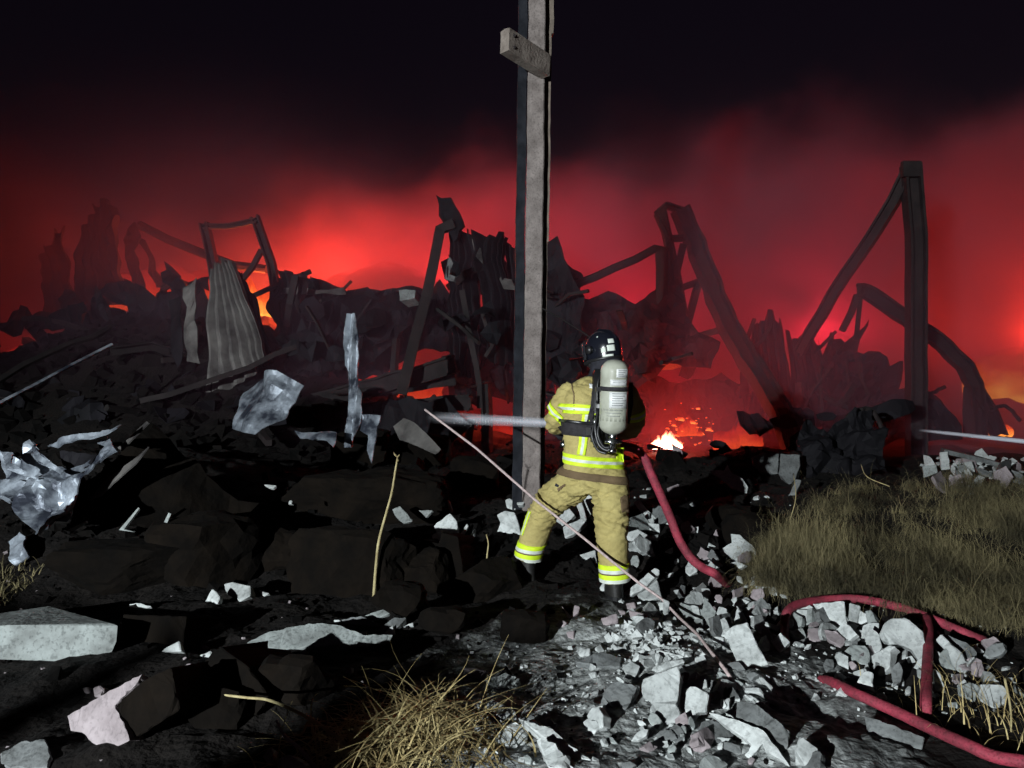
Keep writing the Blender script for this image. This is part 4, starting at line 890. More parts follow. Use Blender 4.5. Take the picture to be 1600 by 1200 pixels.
 (ZE, ((540, 262), (700, 237), (822, 282), (800, 302), (640, 292)), 'grey', 'M', .03, 'concrete_plate', 'dark plate with a bright rim on the flat grey slab'),
 (ZE, ((800, 312), (900, 242), (972, 240), (882, 342), (830, 352)), 'grey', 'M', .04, 'concrete_plate', 'dark tilted plate at the right end of the flat grey slab'),
 (ZE, ((825, 352), (890, 290), (897, 347)), 'plaster', 'F', .03, 'plaster_chunk', 'bright triangle at the right end of the flat grey slab'),
 (ZE, ((535, 258), (575, 258), (575, 275), (540, 280)), 'plaster', 'F', .03, 'plaster_chunk', 'tiny bright chip on the rim of the flat grey slab'),
 (ZE, ((950, 302), (1012, 275), (1012, 292)), 'plaster', 'M', .03, 'plaster_chunk', 'narrow white flake right of the flat grey slab'),
 (ZE, ((1060, 245), (1107, 260), (1075, 264)), 'plaster', 'M', .02, 'plaster_chunk', 'smallest white flake right of the flat grey slab'),
 (ZE, ((200, 1092), (260, 1060), (402, 1142), (200, 1148)), 'plaster', 'F', .06, 'plaster_chunk', 'bluish stone at the bottom edge left of the straw'),
 (ZE, ((108, 1072), (165, 1010), (182, 1100), (150, 1132)), 'concrete', 'F', .06, 'plaster_chunk', 'grey stone at the bottom edge, leftmost beside the straw'),
 # middle
 (ZN, ((880, 900), (980, 925), (990, 865), (1080, 885), (1102, 1010), (1122, 1170), (830, 1170), (870, 1000)), 'char', 'U', .3, 'charred_block', 'dark block below the white piece left of the firefighter'),
 (ZN, ((728, 737), (770, 720), (842, 802), (790, 817), (750, 782)), 'concrete', 'F', .03, 'plaster_chunk', 'pale flake stuck on the huge brown lump'),
 (ZN, ((870, 745), (947, 745), (910, 787)), 'concrete', 'F', .03, 'plaster_chunk', 'small triangular flake right of the pale flake on the lump'),
 (ZN, ((910, 892), (965, 860), (952, 830), (970, 810), (1040, 760), (1075, 800), (1082, 882), (1000, 862), (997, 927)), 'plaster', 'F', .05, 'plaster_plate', 'bright ragged piece left of the firefighter'),
 (ZN, ((1020, 690), (1035, 690), (1052, 745), (1040, 757)), 'plaster', 'F', .03, 'plaster_strip', 'thin white splinter above the bright ragged piece'),
 (ZN, ((1085, 887), (1130, 815), (1137, 830), (1102, 892)), 'plaster', 'F', .03, 'plaster_chunk', 'left of two slim chips beside the bright ragged piece'),
 (ZN, ((1140, 887), (1172, 840), (1167, 882)), 'plaster', 'F', .03, 'plaster_chunk', 'right of two slim chips beside the bright ragged piece'),
 (ZN, ((1285, 872), (1310, 812), (1290, 770), (1335, 745), (1385, 755), (1402, 802), (1425, 880), (1390, 872)), 'plaster', 'F', .06, 'plaster_plate', 'white slab at the foot of the pole left of the left leg'),
 (ZN, ((1335, 690), (1360, 680), (1392, 702), (1390, 745), (1345, 740)), 'plaster', 'F', .05, 'plaster_chunk', 'white stone on top of the slab at the foot of the pole'),
 (ZN, ((1395, 700), (1440, 698), (1430, 718), (1398, 715)), 'plaster', 'F', .05, 'plaster_chunk', 'small grey stone in front of the pole foot'),
 (ZN, ((38, 605), (110, 610), (92, 627)), 'plaster', 'M', .03, 'plaster_chunk', 'tiny pale flake left of the huge brown lump'),
 (ZN, ((170, 712), (178, 690), (193, 690), (190, 712)), 'plaster', 'F', .03, 'plaster_chunk', 'tiny bright chip on the left of the huge brown lump'),
 (ZF, ((235, 852), (290, 790), (322, 830), (280, 887)), 'plaster', 'F', .06, 'plaster_chunk', 'square white chunk seen between the legs'),
 (ZF, ((318, 762), (345, 755), (372, 850), (357, 882), (332, 800)), 'plaster', 'F', .04, 'plaster_strip', 'upright pale splinter seen between the legs'),
 (ZF, ((350, 750), (395, 745), (402, 790), (390, 830), (368, 790)), 'plaster', 'F', .05, 'plaster_chunk', 'grey white piece high between the legs'),
 (ZF, ((270, 882), (350, 842), (372, 862), (320, 912), (280, 932)), 'plaster', 'F', .05, 'plaster_chunk', 'flat white piece low between the legs'),
 (ZF, ((340, 1000), (410, 980), (417, 1042), (370, 1022)), 'plaster', 'F', .05, 'plaster_chunk', 'grey wedge touching the right trouser leg'),
 (ZF, ((425, 1140), (440, 1118), (462, 1118), (472, 1138), (455, 1158), (432, 1158)), 'plaster', 'F', .05, 'plaster_chunk', 'round pale stone in front of the right boot'),
 # right of the firefighter
 (ZG, ((88, 672), (115, 655), (150, 705), (207, 757), (180, 767), (110, 702)), 'plaster', 'F', .05, 'plaster_plate', 'long white slab on the heap right of the right knee'),
 (ZG, ((70, 745), (130, 730), (142, 767), (80, 772)), 'plaster', 'F', .06, 'plaster_chunk', 'rounded white stone on the heap beside the right knee'),
 (ZG, ((45, 777), (100, 770), (107, 802), (50, 807)), 'plaster', 'F', .06, 'plaster_chunk', 'leftmost white stone of the heap beside the right knee'),
 (ZG, ((50, 817), (110, 800), (162, 830), (110, 862), (60, 852)), 'plaster', 'F', .06, 'plaster_chunk', 'wide white stone low in the heap beside the right calf'),
 (ZG, ((155, 770), (210, 775), (212, 817), (165, 807)), 'plaster', 'F', .06, 'plaster_chunk', 'squarish stone at the right of the heap beside the calf'),
 (ZG, ((100, 852), (135, 860), (142, 887), (95, 887)), 'plaster', 'F', .05, 'plaster_chunk', 'lowest small stone of the heap beside the calf'),
 (ZG, ((150, 832), (215, 822), (210, 848), (165, 850)), 'concrete', 'M', .04, 'plaster_chunk', 'bluish flat stone right of the heap beside the calf'),
 (ZG, ((220, 722), (250, 700), (277, 782), (230, 772)), 'plaster', 'F', .05, 'plaster_chunk', 'dim slab behind the rising hose'),
 (ZG, ((310, 770), (345, 760), (377, 797), (350, 832), (310, 802)), 'plaster_pink', 'F', .06, 'plaster_chunk', 'pinkish stone right of the rising hose'),
 (ZG, ((445, 525), (515, 525), (530, 495), (550, 535), (600, 560), (627, 600), (622, 632), (550, 607), (500, 567)), 'plaster', 'F', .05, 'plaster_plate', 'lone ragged white piece on the dark slope right of the hose'),
 (ZG, ((490, 902), (550, 862), (545, 820), (590, 825), (660, 890), (667, 910), (620, 947), (560, 952), (530, 912)), 'plaster', 'M', .06, 'plaster_plate', 'greenish white slab beside the hose bend, below the grass bank'),
 (ZG, ((410, 822), (440, 860), (477, 882), (420, 877)), 'plaster', 'F', .05, 'plaster_chunk', 'small white wedge right of the hose'),
 (ZG, ((332, 977), (350, 935), (392, 987), (360, 1017), (330, 1002)), 'plaster', 'F', .05, 'plaster_chunk', 'white chunk left of the hose where it reaches the ground'),
 (ZG, ((460, 932), (507, 967), (465, 987)), 'plaster', 'F', .04, 'plaster_chunk', 'white triangle on the hose bend'),
 (ZG, ((245, 607), (300, 585), (332, 627), (300, 647), (260, 652)), 'plaster_pink', 'F', .06, 'plaster_chunk', 'fire tinted stone touching the rising hose'),  # firelight on this stone is put into its pinkish colour
 (ZG, ((265, 395), (310, 420), (327, 482), (280, 477)), 'plaster_pink', 'F', .06, 'plaster_chunk', 'reddish grey stone just below the white hot spot'),
 (ZG, ((640, 462), (700, 440), (770, 445), (765, 540), (680, 532)), 'grey', 'F', .15, 'concrete_block', 'left of two dim slabs under the roof truss'),
 (ZG, ((778, 446), (870, 450), (872, 502), (850, 562), (820, 592), (768, 540)), 'grey', 'F', .15, 'concrete_block', 'right of two dim slabs under the roof truss'),
 (ZG, ((815, 645), (850, 565), (876, 570), (850, 640)), 'grey', 'F', .06, 'concrete_chunk', 'dim stone above the grass bank edge'),
 (ZG, ((700, 645), (715, 640), (730, 650), (715, 657)), 'plaster', 'F', .04, 'plaster_chunk', 'tiny bright stone on the dark slope'),
 (ZH, ((1080, 250), (1130, 245), (1145, 350), (1090, 355)), 'plaster', 'U', .06, 'plaster_plate', 'bright white splintered piece beyond the grass at the right'),
 (ZH, ((1150, 330), (1240, 320), (1252, 365), (1180, 368)), 'concrete', 'M', .06, 'plaster_chunk', 'yellowish chunk beyond the grass right of the white splinter'),
 (ZH, ((1215, 310), (1270, 300), (1290, 365), (1250, 340)), 'plaster', 'F', .05, 'plaster_chunk', 'bent pale piece beyond the grass'),
 (ZH, ((1180, 285), (1225, 285), (1200, 320), (1160, 318)), 'plaster_pink', 'F', .05, 'plaster_chunk', 'pinkish piece beyond the grass'),
 (ZH, ((1290, 330), (1390, 370), (1400, 400), (1300, 360)), 'grey', 'M', .06, 'concrete_chunk', 'grey slab beyond the grass near the right edge'),
 (ZH, ((1420, 370), (1490, 395), (1480, 425), (1410, 400)), 'grey', 'F', .06, 'concrete_chunk', 'grey stone beyond the grass closer to the right edge'),
 (ZH, ((1500, 350), (1570, 380), (1575, 440), (1500, 410)), 'grey', 'F', .06, 'concrete_chunk', 'rightmost grey stone beyond the grass'),
 (ZH, ((980, 330), (1060, 320), (1070, 370), (985, 400)), 'concrete', 'U', .08, 'concrete_chunk', 'dusty lump at the foot of the tall post beyond the grass'),
]
RBO = {}
YFIX = {'pale flake stuck on the huge brown lump': 6.75, 'small triangular flake right of the pale flake on the lump': 6.8, 'tiny bright chip on the left of the huge brown lump': 6.75, 'curved pinkish sliver left of the dark boulder': 3.9, 'tiny pale flake left of the huge brown lump': 7.2, 'small grey stone in front of the pole foot': 7.3}
for z_, poly, m, n, th, nm, lab in RB:
    RBO[lab] = (traced(nm, z_(*poly), n, th, m, lab, "rubble", Y=YFIX.get(lab)), z_(*poly))

# ------------------------------------------------------------------ uncountable small rubble
def lump(r, c, s, V, Fc, flat=.7):
    """an irregular little stone"""
    b0 = len(V); rot = Matrix.Rotation(r.uniform(0, 6.28), 3, Vector((r.uniform(-1, 1), r.uniform(-1, 1), r.uniform(-1, 1))).normalized())
    pts = [(1, 0, 0), (-1, 0, 0), (0, 1, 0), (0, -1, 0), (0, 0, 1), (0, 0, -1), (.7, .7, .3), (-.6, -.6, .5)]
    q = [(1, 1), (1, -1), (-1, 1), (-1, -1)]
    base = [Vector((sx * r.uniform(.6, 1), sy * r.uniform(.5, 1), sz * r.uniform(.3, flat))) for sz in (-1, 1) for sx, sy in q]
    for p in base: V.append(c + rot @ (p * s))
    for f in ((0, 1, 3, 2), (4, 6, 7, 5), (0, 4, 5, 1), (2, 3, 7, 6), (0, 2, 6, 4), (1, 5, 7, 3)): Fc.append([b0 + i for i in f])
rr = random.Random(21)
def scatter(n, px, py, s0, s1, V, Fc, gauss=False, flat=.7):
    for _ in range(n):
        if gauss: a, b = rr.gauss(px[0], px[1]), rr.gauss(py[0], py[1])
        else: a, b = rr.uniform(*px), rr.uniform(*py)
        g_ = G(a, b)
        if g_.y > 14: continue
        s = s0 * (s1 / s0) ** (rr.random() ** 2.2)
        lump(rr, g_ + Vector((0, 0, s * .15)), s, V, Fc, flat)
V, Fc = [], []
scatter(420, (1025, 42), (1005, 20), .010, .040, V, Fc, True)      # the gravel heap
scatter(420, (700, 1260), (1010, 1195), .004, .022, V, Fc)
scatter(160, (1180, 1590), (940, 1120), .006, .035, V, Fc)
scatter(120, (960, 1240), (760, 960), .008, .035, V, Fc)
scatter(60, (1440, 1600), (715, 750), .02, .06, V, Fc)
tag(mobj('rubble_fragments', V, Fc, M['plaster']), 'pale gravel and plaster crumbs strewn over the ground', 'gravel', kind='stuff')
V, Fc = [], []
scatter(420, (0, 900), (740, 1060), .008, .05, V, Fc)
scatter(350, (0, 800), (700, 900), .02, .08, V, Fc)
scatter(260, (850, 1300), (690, 900), .015, .08, V, Fc)
scatter(120, (690, 1260), (1060, 1195), .004, .014, V, Fc)
for _ in range(1500):
    x_, y__ = rr.gauss(-8, 4), rr.gauss(13.2, 2.2)
    if y__ > 9.5: lump(rr, Vector((x_, y__, float(hgt_fast(x_, y__)))), .03 * (6 ** rr.random()), V, Fc)
tag(mobj('charred_crumbs', V, Fc, M['soot']), 'black charred clods covering the burnt ground', 'debris', kind='stuff')
V, Fc = [], []
scatter(70, (0, 780), (860, 1190), .006, .025, V, Fc)
tag(mobj('pale_crumbs', V, Fc, M['plaster_pink']), 'few pale crumbs on the dark ground at the left', 'gravel', kind='stuff')

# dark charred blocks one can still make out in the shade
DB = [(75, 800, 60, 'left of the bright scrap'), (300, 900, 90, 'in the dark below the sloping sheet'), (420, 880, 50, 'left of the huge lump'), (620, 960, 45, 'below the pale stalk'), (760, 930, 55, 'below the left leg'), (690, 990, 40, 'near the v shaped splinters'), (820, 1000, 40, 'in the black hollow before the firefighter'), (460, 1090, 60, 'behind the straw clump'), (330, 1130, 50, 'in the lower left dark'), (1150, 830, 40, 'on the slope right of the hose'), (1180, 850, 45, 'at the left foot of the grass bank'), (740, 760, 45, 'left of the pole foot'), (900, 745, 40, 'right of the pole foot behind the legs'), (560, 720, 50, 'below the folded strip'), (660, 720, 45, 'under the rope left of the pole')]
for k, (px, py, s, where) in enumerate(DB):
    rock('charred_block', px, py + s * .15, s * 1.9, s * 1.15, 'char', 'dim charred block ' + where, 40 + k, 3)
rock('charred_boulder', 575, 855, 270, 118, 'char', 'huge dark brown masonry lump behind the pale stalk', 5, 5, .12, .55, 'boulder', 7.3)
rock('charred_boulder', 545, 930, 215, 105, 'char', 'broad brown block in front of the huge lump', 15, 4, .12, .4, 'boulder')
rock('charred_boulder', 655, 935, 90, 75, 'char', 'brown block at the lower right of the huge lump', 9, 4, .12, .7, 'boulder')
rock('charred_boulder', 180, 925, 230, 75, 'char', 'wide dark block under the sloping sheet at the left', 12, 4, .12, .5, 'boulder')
# the big pale block at the left edge: squared front, flat top running back
yb = G(90, 1032).y; bm = bmesh.new()
fpts = ZD((-120, 375), (60, 362), (220, 387), (345, 382), (545, 354), (650, 352), (690, 366), (682, 460), (655, 520), (350, 575), (240, 557), (-120, 560))
bpts = ZD((-120, 310), (0, 297), (285, 252), (420, 302), (545, 348))
vv = [P(x, y, yb + (.02 if i < 6 else 0)) for i, (x, y) in enumerate(fpts)] + [P(x, y, yb + .55 + (.0 if i < 3 else -.2 * (i - 2))) for i, (x, y) in enumerate(bpts)]
vv += [Vector((v.x, v.y, float(hgt_fast(v.x, v.y)) - .1)) for v in vv[-5:]]
for v in vv: bm.verts.new(v)
bmesh.ops.convex_hull(bm, input=bm.verts[:]); bmesh.ops.delete(bm, geom=[v for v in bm.verts if not v.link_faces], context='VERTS')
bmesh.ops.bevel(bm, geom=bm.edges[:], offset=.008, segments=2, affect='EDGES', clamp_overlap=True)
tag(bm_to_obj('concrete_block', bm, M['concrete']), 'big pale concrete block with a flat top at the left edge', 'rubble')

# more broken plaster among the big pieces of the right rubble field
FR = [('in front of the right boot', (985, 1090), (925, 985), 14), ('between the cable and the tilted slab', (1080, 1200), (925, 1010), 18), ('inside and below the hose loop', (1215, 1345), (955, 1040), 20), ('between the looped hose and the lower hose', (1330, 1580), (985, 1080), 24), ('around the largest white plate', (985, 1190), (1035, 1170), 24), ('on the dark slope beside the hose', (985, 1190), (790, 925), 20), ('at the bottom edge below the cracked slab', (820, 1200), (1120, 1195), 16), ('beyond the grass bank', (1450, 1598), (712, 758), 12)]
fr_ = random.Random(77)
for where, xr, yr, n_ in FR:
    for _ in range(int(n_ * 1.35)):
        px, py = fr_.uniform(*xr), fr_.uniform(*yr); s = fr_.uniform(6, 23); k = fr_.choice([4, 5, 5, 6, 7]); ro = fr_.uniform(0, 3.14); el_ = fr_.uniform(.4, .9); poly = []
        for i in range(k):
            t = 2 * math.pi * i / k; u, v = s * fr_.uniform(.6, 1.2) * math.cos(t), s * el_ * fr_.uniform(.6, 1.2) * math.sin(t)
            poly.append((px + u * math.cos(ro) - v * math.sin(ro), py + u * math.sin(ro) + v * math.cos(ro)))
        fm = fr_.choice(['plaster', 'plaster', 'concrete', 'grey', 'plaster_pink']); fn = fr_.choice(['F', 'F', 'M', 'L', 'T', 'R'])
        sz = 'tiny' if s < 10 else 'small' if s < 14.5 else 'fist sized' if s < 18 else 'larger'
        traced('plaster_fragment', poly, fn, fr_.uniform(.02, .05), fm, sz + {'plaster': ' white', 'concrete': ' grey white', 'grey': ' dark grey', 'plaster_pink': ' pinkish'}[fm] + {'F': ' propped', 'M': ' tilted', 'L': ' tilted', 'T': ' flat', 'R': ' turned away'}[fn] + (' angular' if k < 6 else '') + ' fragment ' + where, 'rubble', 'fragments ' + where, bev=.003, seg=6)
# ------------------------------------------------------------------ the firefighter
M['turnout'] = mat('turnout_fabric', (.39, .325, .125), .85, col2=(.29, .235, .085), nscale=5, bump=.3, bscale=120, ramp=(.28, .6), speck=.10)
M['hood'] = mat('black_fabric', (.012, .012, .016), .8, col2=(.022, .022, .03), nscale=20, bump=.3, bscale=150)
M['band_yellow'] = mat('fluorescent_yellow_tape', (.62, .80, .03), .6, col2=(.50, .68, .02), nscale=14, bump=.1, bscale=120, spec=.3)
M['band_silver'] = mat('silver_reflective_tape', (.62, .66, .60), .45, col2=(.50, .54, .48), nscale=18, bump=.1, bscale=120)
M['brown_trim_and_shade'] = mat('brown_trim_and_hem_shade', (.145, .098, .052), .85, col2=(.11, .075, .04), nscale=10, bump=.2, bscale=120)  # seams and flaps, also the shade painted under the jacket hem
M['shell'] = mat('helmet_shell', (.008, .009, .014), .18, bump=0, spec=.6, coat=.6)
M['webbing'] = mat('black_webbing', (.018, .016, .018), .7, col2=(.03, .027, .03), nscale=30, bump=.4, bscale=200)
M['cylinder'] = mat('olive_cylinder_paint', (.40, .41, .34), .45, col2=(.27, .275, .22), nscale=7, bump=.05, bscale=50, coat=.2)
M['sticker'] = mat('white_sticker', (.72, .73, .72), .6, col2=(.6, .61, .6), nscale=30, bump=0)
M['ink'] = mat('grey_print', (.16, .17, .18), .7, bump=0)
M['chrome'] = mat('bright_metal', (.62, .64, .66), .22, 1.0, bump=0)
M['plastic'] = mat('black_plastic', (.012, .012, .013), .4, bump=0, spec=.5)
M['boot'] = mat('rubber_boot', (.010, .010, .010), .6, col2=(.02, .018, .016), nscale=12, bump=.2, bscale=50)
M['visor'] = mat('smoked_visor', (.02, .02, .025), .08, bump=0, spec=.7, coat=1)

def ell(center, ax, ay, n=20):
    return [center + ax * math.cos(2 * math.pi * k / n) + ay * math.sin(2 * math.pi * k / n) for k in range(n)]
def loft(rings, V, Fc):
    b0 = len(V); n = len(rings[0])
    for r_ in rings: V.extend(r_)
    for i in range(len(rings) - 1):
        for j in range(n):
            k = (j + 1) % n
            Fc.append([b0 + i * n + j, b0 + i * n + k, b0 + (i + 1) * n + k, b0 + (i + 1) * n + j])
    Fc.append([b0 + j for j in range(n)][::-1]); Fc.append([b0 + (len(rings) - 1) * n + j for j in range(n)])
YAW = math.radians(20)
FW = Vector((-math.sin(YAW), math.cos(YAW), 0)); RT = Vector((math.cos(YAW), math.sin(YAW), 0)); UPZ = Vector((0, 0, 1))
V, Fc = [], []
def torso(px, py, Y, w, d): return ell(P(px, py, Y), RT * w, FW * d, 28)
loft([torso(928, 746, 5.62, .222, .165), torso(928, 730, 5.62, .232, .172), torso(926, 705, 5.61, .222, .165), torso(922, 682, 5.60, .206, .155), torso(922, 664, 5.60, .208, .155), torso(925, 645, 5.60, .222, .162),
      torso(929, 622, 5.62, .236, .165), torso(932, 605, 5.64, .222, .150), torso(935, 595, 5.66, .165, .120), torso(938, 585, 5.68, .085, .085), torso(940, 570, 5.70, .075, .08)], V, Fc)
loft([torso(927, 720, 5.62, .17, .13), torso(927, 745, 5.62, .196, .155), torso(924, 760, 5.61, .200, .158), torso(921, 773, 5.60, .165, .13)], V, Fc)
def limb(pts, rad, flat=1.0):
    pp_ = [P(*p) for p in pts]
    fr = frames(pp_, Vector((0, 1, 0)))
    loft([ell(p, a * r_ * flat, b * r_, 18) for (p, t, a, b), r_ in zip(fr, rad)], V, Fc)
LEG_L = [(908, 735, 5.62), (898, 752, 5.66), (880, 768, 5.74), (862, 782, 5.84), (851, 797, 5.90), (843, 815, 5.92), (835, 838, 5.93), (828, 857, 5.94), (824.5, 873, 5.95)]
LEG_R = [(950, 735, 5.60), (953, 760, 5.58), (955, 785, 5.56), (956, 808, 5.53), (956, 830, 5.51), (957, 855, 5.50), (959, 880, 5.50), (960, 897, 5.50), (960.5, 908, 5.50)]
limb(LEG_L, [.13, .138, .136, .128, .122, .116, .108, .104, .106])
limb(LEG_R, [.125, .135, .134, .126, .118, .112, .106, .106, .108])
ARM_L = [(899, 606, 5.64), (889, 617, 5.64), (879, 635, 5.65), (871, 652, 5.69), (868, 661, 5.76), (871, 667, 5.88), (878, 670, 6.00)]
ARM_R = [(968, 606, 5.72), (980, 618, 5.74), (988, 640, 5.78), (990, 660, 5.83), (984, 670, 5.90), (966, 675, 6.00), (948, 676, 6.08)]
limb(ARM_L, [.085, .092, .094, .090, .084, .070, .056])
limb(ARM_R, [.085, .092, .094, .088, .080, .068, .056])
# head: skull and jaw under the hood
hc = P(942, 553, 5.72)
HF = Vector((-.62, .76, -.18)).normalized(); HR = HF.cross(UPZ).normalized(); HU = HR.cross(HF).normalized()
loft([ell(hc + HU * z + HF * f, HR * w, HF * d, 18) for z, f, w, d in ((-.125, .03, .030, .035), (-.11, .03, .052, .065), (-.07, .015, .066, .088), (-.02, .005, .074, .098), (.04, 0, .076, .100), (.085, -.005, .062, .080), (.11, -.01, .03, .04))], V, Fc)
# nose and ears are felt through the hood
loft([ell(hc + HF * f + HU * -.02, HR * w, HU * w * 1.4, 8) for f, w in ((.07, .02), (.105, .016), (.118, .008))], V, Fc)
for s in (-1, 1):
    loft([ell(hc + HR * s * q + HU * -.015, HF * w * .7, HU * w, 8) for q, w in ((.06, .03), (.085, .026))], V, Fc)
me0 = bpy.data.meshes.new('body_raw'); me0.from_pydata([tuple(v) for v in V], [], Fc)
ob0 = bpy.data.objects.new('body_raw', me0); COL.objects.link(ob0)
bmx = bmesh.new(); bmx.from_mesh(me0); bmesh.ops.recalc_face_normals(bmx, faces=bmx.faces[:]); bmx.to_mesh(me0); bmx.free()
md = ob0.modifiers.new('r', 'REMESH'); md.mode = 'VOXEL'; md.voxel_size = .0105
md = ob0.modifiers.new('s', 'SMOOTH'); md.iterations = 5; md.factor = .5
dg = bpy.context.evaluated_depsgraph_get()
ev = ob0.evaluated_get(dg).to_mesh()
bv = np.array([v.co[:] for v in ev.vertices]); bn = np.array([v.normal[:] for v in ev.vertices])
bf = [list(p.vertices) for p in ev.polygons]
ob0.evaluated_get(dg).to_mesh_clear(); bpy.data.objects.remove(ob0)
# cloth folds: sharp-crested horizontal drapes, stronger at knees, crotch, elbows and waist
def near_w(pt, rad): return np.exp(-((bv - np.array(P(*pt)[:])) ** 2).sum(1) / rad ** 2)
wf = .35 + 1.1 * near_w((858, 788, 5.85), .17) + 1.0 * near_w((916, 770, 5.6), .18) + .8 * near_w((957, 880, 5.5), .16) + .8 * near_w((956, 820, 5.5), .14) + .9 * near_w((869, 655, 5.7), .12) + .6 * near_w((905, 640, 5.5), .14) + .7 * near_w((832, 850, 5.9), .12)
q = bv.copy()
tilt = bv @ np.array([[1, 0, .35], [0, 1, .1], [0, 0, 1]])
c1 = tilt * np.array([5.0, 5.0, 17.0]); c2 = tilt @ np.array([[1, 0, -.9], [0, 1, 0], [0, 0, 1]]) * np.array([6, 6, 24.0])
fold = (.5 - np.abs(fbm(c1, 2))) * .036 + (.4 - np.abs(fbm(c2 + 7, 2))) * .023
head_m = (bv[:, 2] > P(938, 582, 5.68).z)
hem_m = np.clip((bv[:, 2] - .3) * 4, .3, 1)
bv2 = bv + bn * ((fold - .014) * np.clip(wf, 0, 1.6) * np.where(head_m, .05, 1) * hem_m)[:, None]
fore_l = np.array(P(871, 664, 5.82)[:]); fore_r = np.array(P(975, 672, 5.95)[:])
mi = []
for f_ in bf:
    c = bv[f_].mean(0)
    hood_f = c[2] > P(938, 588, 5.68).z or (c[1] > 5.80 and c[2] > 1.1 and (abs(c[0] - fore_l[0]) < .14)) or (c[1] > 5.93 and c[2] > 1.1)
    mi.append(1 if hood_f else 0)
base_p = Vector((P(925, 900, 5.6).x, 5.6, .06))
person = empty('person', base_p)
tag(person, 'firefighter in tan turnout gear and dark helmet aiming a hose, seen from behind', 'person')
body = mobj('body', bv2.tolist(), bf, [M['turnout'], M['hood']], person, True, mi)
bvh = BVHTree.FromPolygons([Vector(v) for v in bv2], bf)

def ring_band(name, c, axis, rmax, width, strips, parent, off=.006, n=72, ref=None, arc=None):
    """reflective tape wound round a limb: snapped on to the cloth, one mesh with its coloured strips"""
    axis = Vector(axis).normalized(); a = Vector((0, 1, 0)) if ref is None else Vector(ref); a = (a - axis * a.dot(axis)).normalized(); b = axis.cross(a)
    rows = [0]; mats = []
    tot = sum(w for w, _ in strips)
    for w, m in strips:
        for _ in range(2): rows.append(rows[-1] + width * w / tot / 2); mats.append(m)
    V, Fc, mi_ = [], [], []; names = []
    for m in mats:
        if m not in names: names.append(m)
    grid = []
    for h_ in rows:
        row = []
        for k in range(n):
            t = 2 * math.pi * k / n; d = a * math.cos(t) + b * math.sin(t)
            cc = c + axis * (h_ - width / 2)
            hit = bvh.ray_cast(cc + d * rmax, -d, rmax)
            r_ = rmax * .55 if hit[0] is None else max(rmax * .25, (hit[0] - cc).length)
            row.append((cc, d, r_))
        rr_ = [x[2] for x in row]
        rr_ = [max(rr_[k], .5 * rr_[k] + .25 * (rr_[k - 1] + rr_[(k + 1) % n])) for k in range(n)]
        for k, (cc, d, _) in enumerate(row): V.append(cc + d * (rr_[k] + off))
    nr_ = len(rows)
    for i in range(nr_ - 1):
        for k in range(n):
            k2 = (k + 1) % n
            Fc.append([i * n + k, i * n + k2, (i + 1) * n + k2, (i + 1) * n + k]); mi_.append(names.index(mats[i]))
    # closed rims
    b0 = len(V)
    for i in (0, nr_ - 1):
        for k in range(n):
            p = V[i * n + k]; cc = c + axis * (rows[i] - width / 2); V.append(p + (cc - p).normalized() * (off + .004))
    for s, i in enumerate((0, nr_ - 1)):
        for k in range(n):
            k2 = (k + 1) % n; Fc.append([i * n + k, i * n + k2, b0 + s * n + k2, b0 + s * n + k]); mi_.append(names.index(mats[0 if s == 0 else -1]))
    return mobj(name, V, Fc, [M[x] for x in names], parent, True, mi_)
def decal(name, line, wpx, mats, parent, off=.006, vertical=True, steps=14, cols=6):
    """a strip of tape sewn on the cloth: its run is laid over the surface, then lifted a few millimetres"""
    V, Fc, mi_ = [], [], []
    pts = []
    for i in range(steps + 1):
        t = i / steps * (len(line) - 1); k = min(int(t), len(line) - 2); f_ = t - k
        pts.append((line[k][0] + (line[k + 1][0] - line[k][0]) * f_, line[k][1] + (line[k + 1][1] - line[k][1]) * f_))
    O = Vector((0, 0, CZ)); last = 5.4
    for i, (x, y) in enumerate(pts):
        a = pts[max(i - 1, 0)]; b = pts[min(i + 1, steps)]; dx, dy = b[0] - a[0], b[1] - a[1]; l = math.hypot(dx, dy) or 1
        for j in range(cols + 1):
            s = (j / cols - .5) * wpx; X_, Y_ = x - dy / l * s, y + dx / l * s
            d = Vector(((X_ - 800) / F, 1, -(Y_ - 600) / F)).normalized(); h_ = bvh.ray_cast(O, d, 9)
            if h_[0] is None: p = P(X_, Y_, last)
            else: p = h_[0] + h_[1] * off; last = h_[0].y
            V.append(p)
    for i in range(steps):
        for j in range(cols):
            b0 = i * (cols + 1) + j; Fc.append([b0, b0 + 1, b0 + cols + 2, b0 + cols + 1]); mi_.append(min(len(mats) - 1, int(j / cols * len(mats))))
    o = mobj(name, V, Fc, [M[x] for x in mats], parent, True, mi_)
    md = o.modifiers.new('thickness', 'SOLIDIFY'); md.thickness = .003; md.offset = -1
    return o
TRI = [(1, 'band_yellow'), (.8, 'band_silver'), (1, 'band_yellow')]
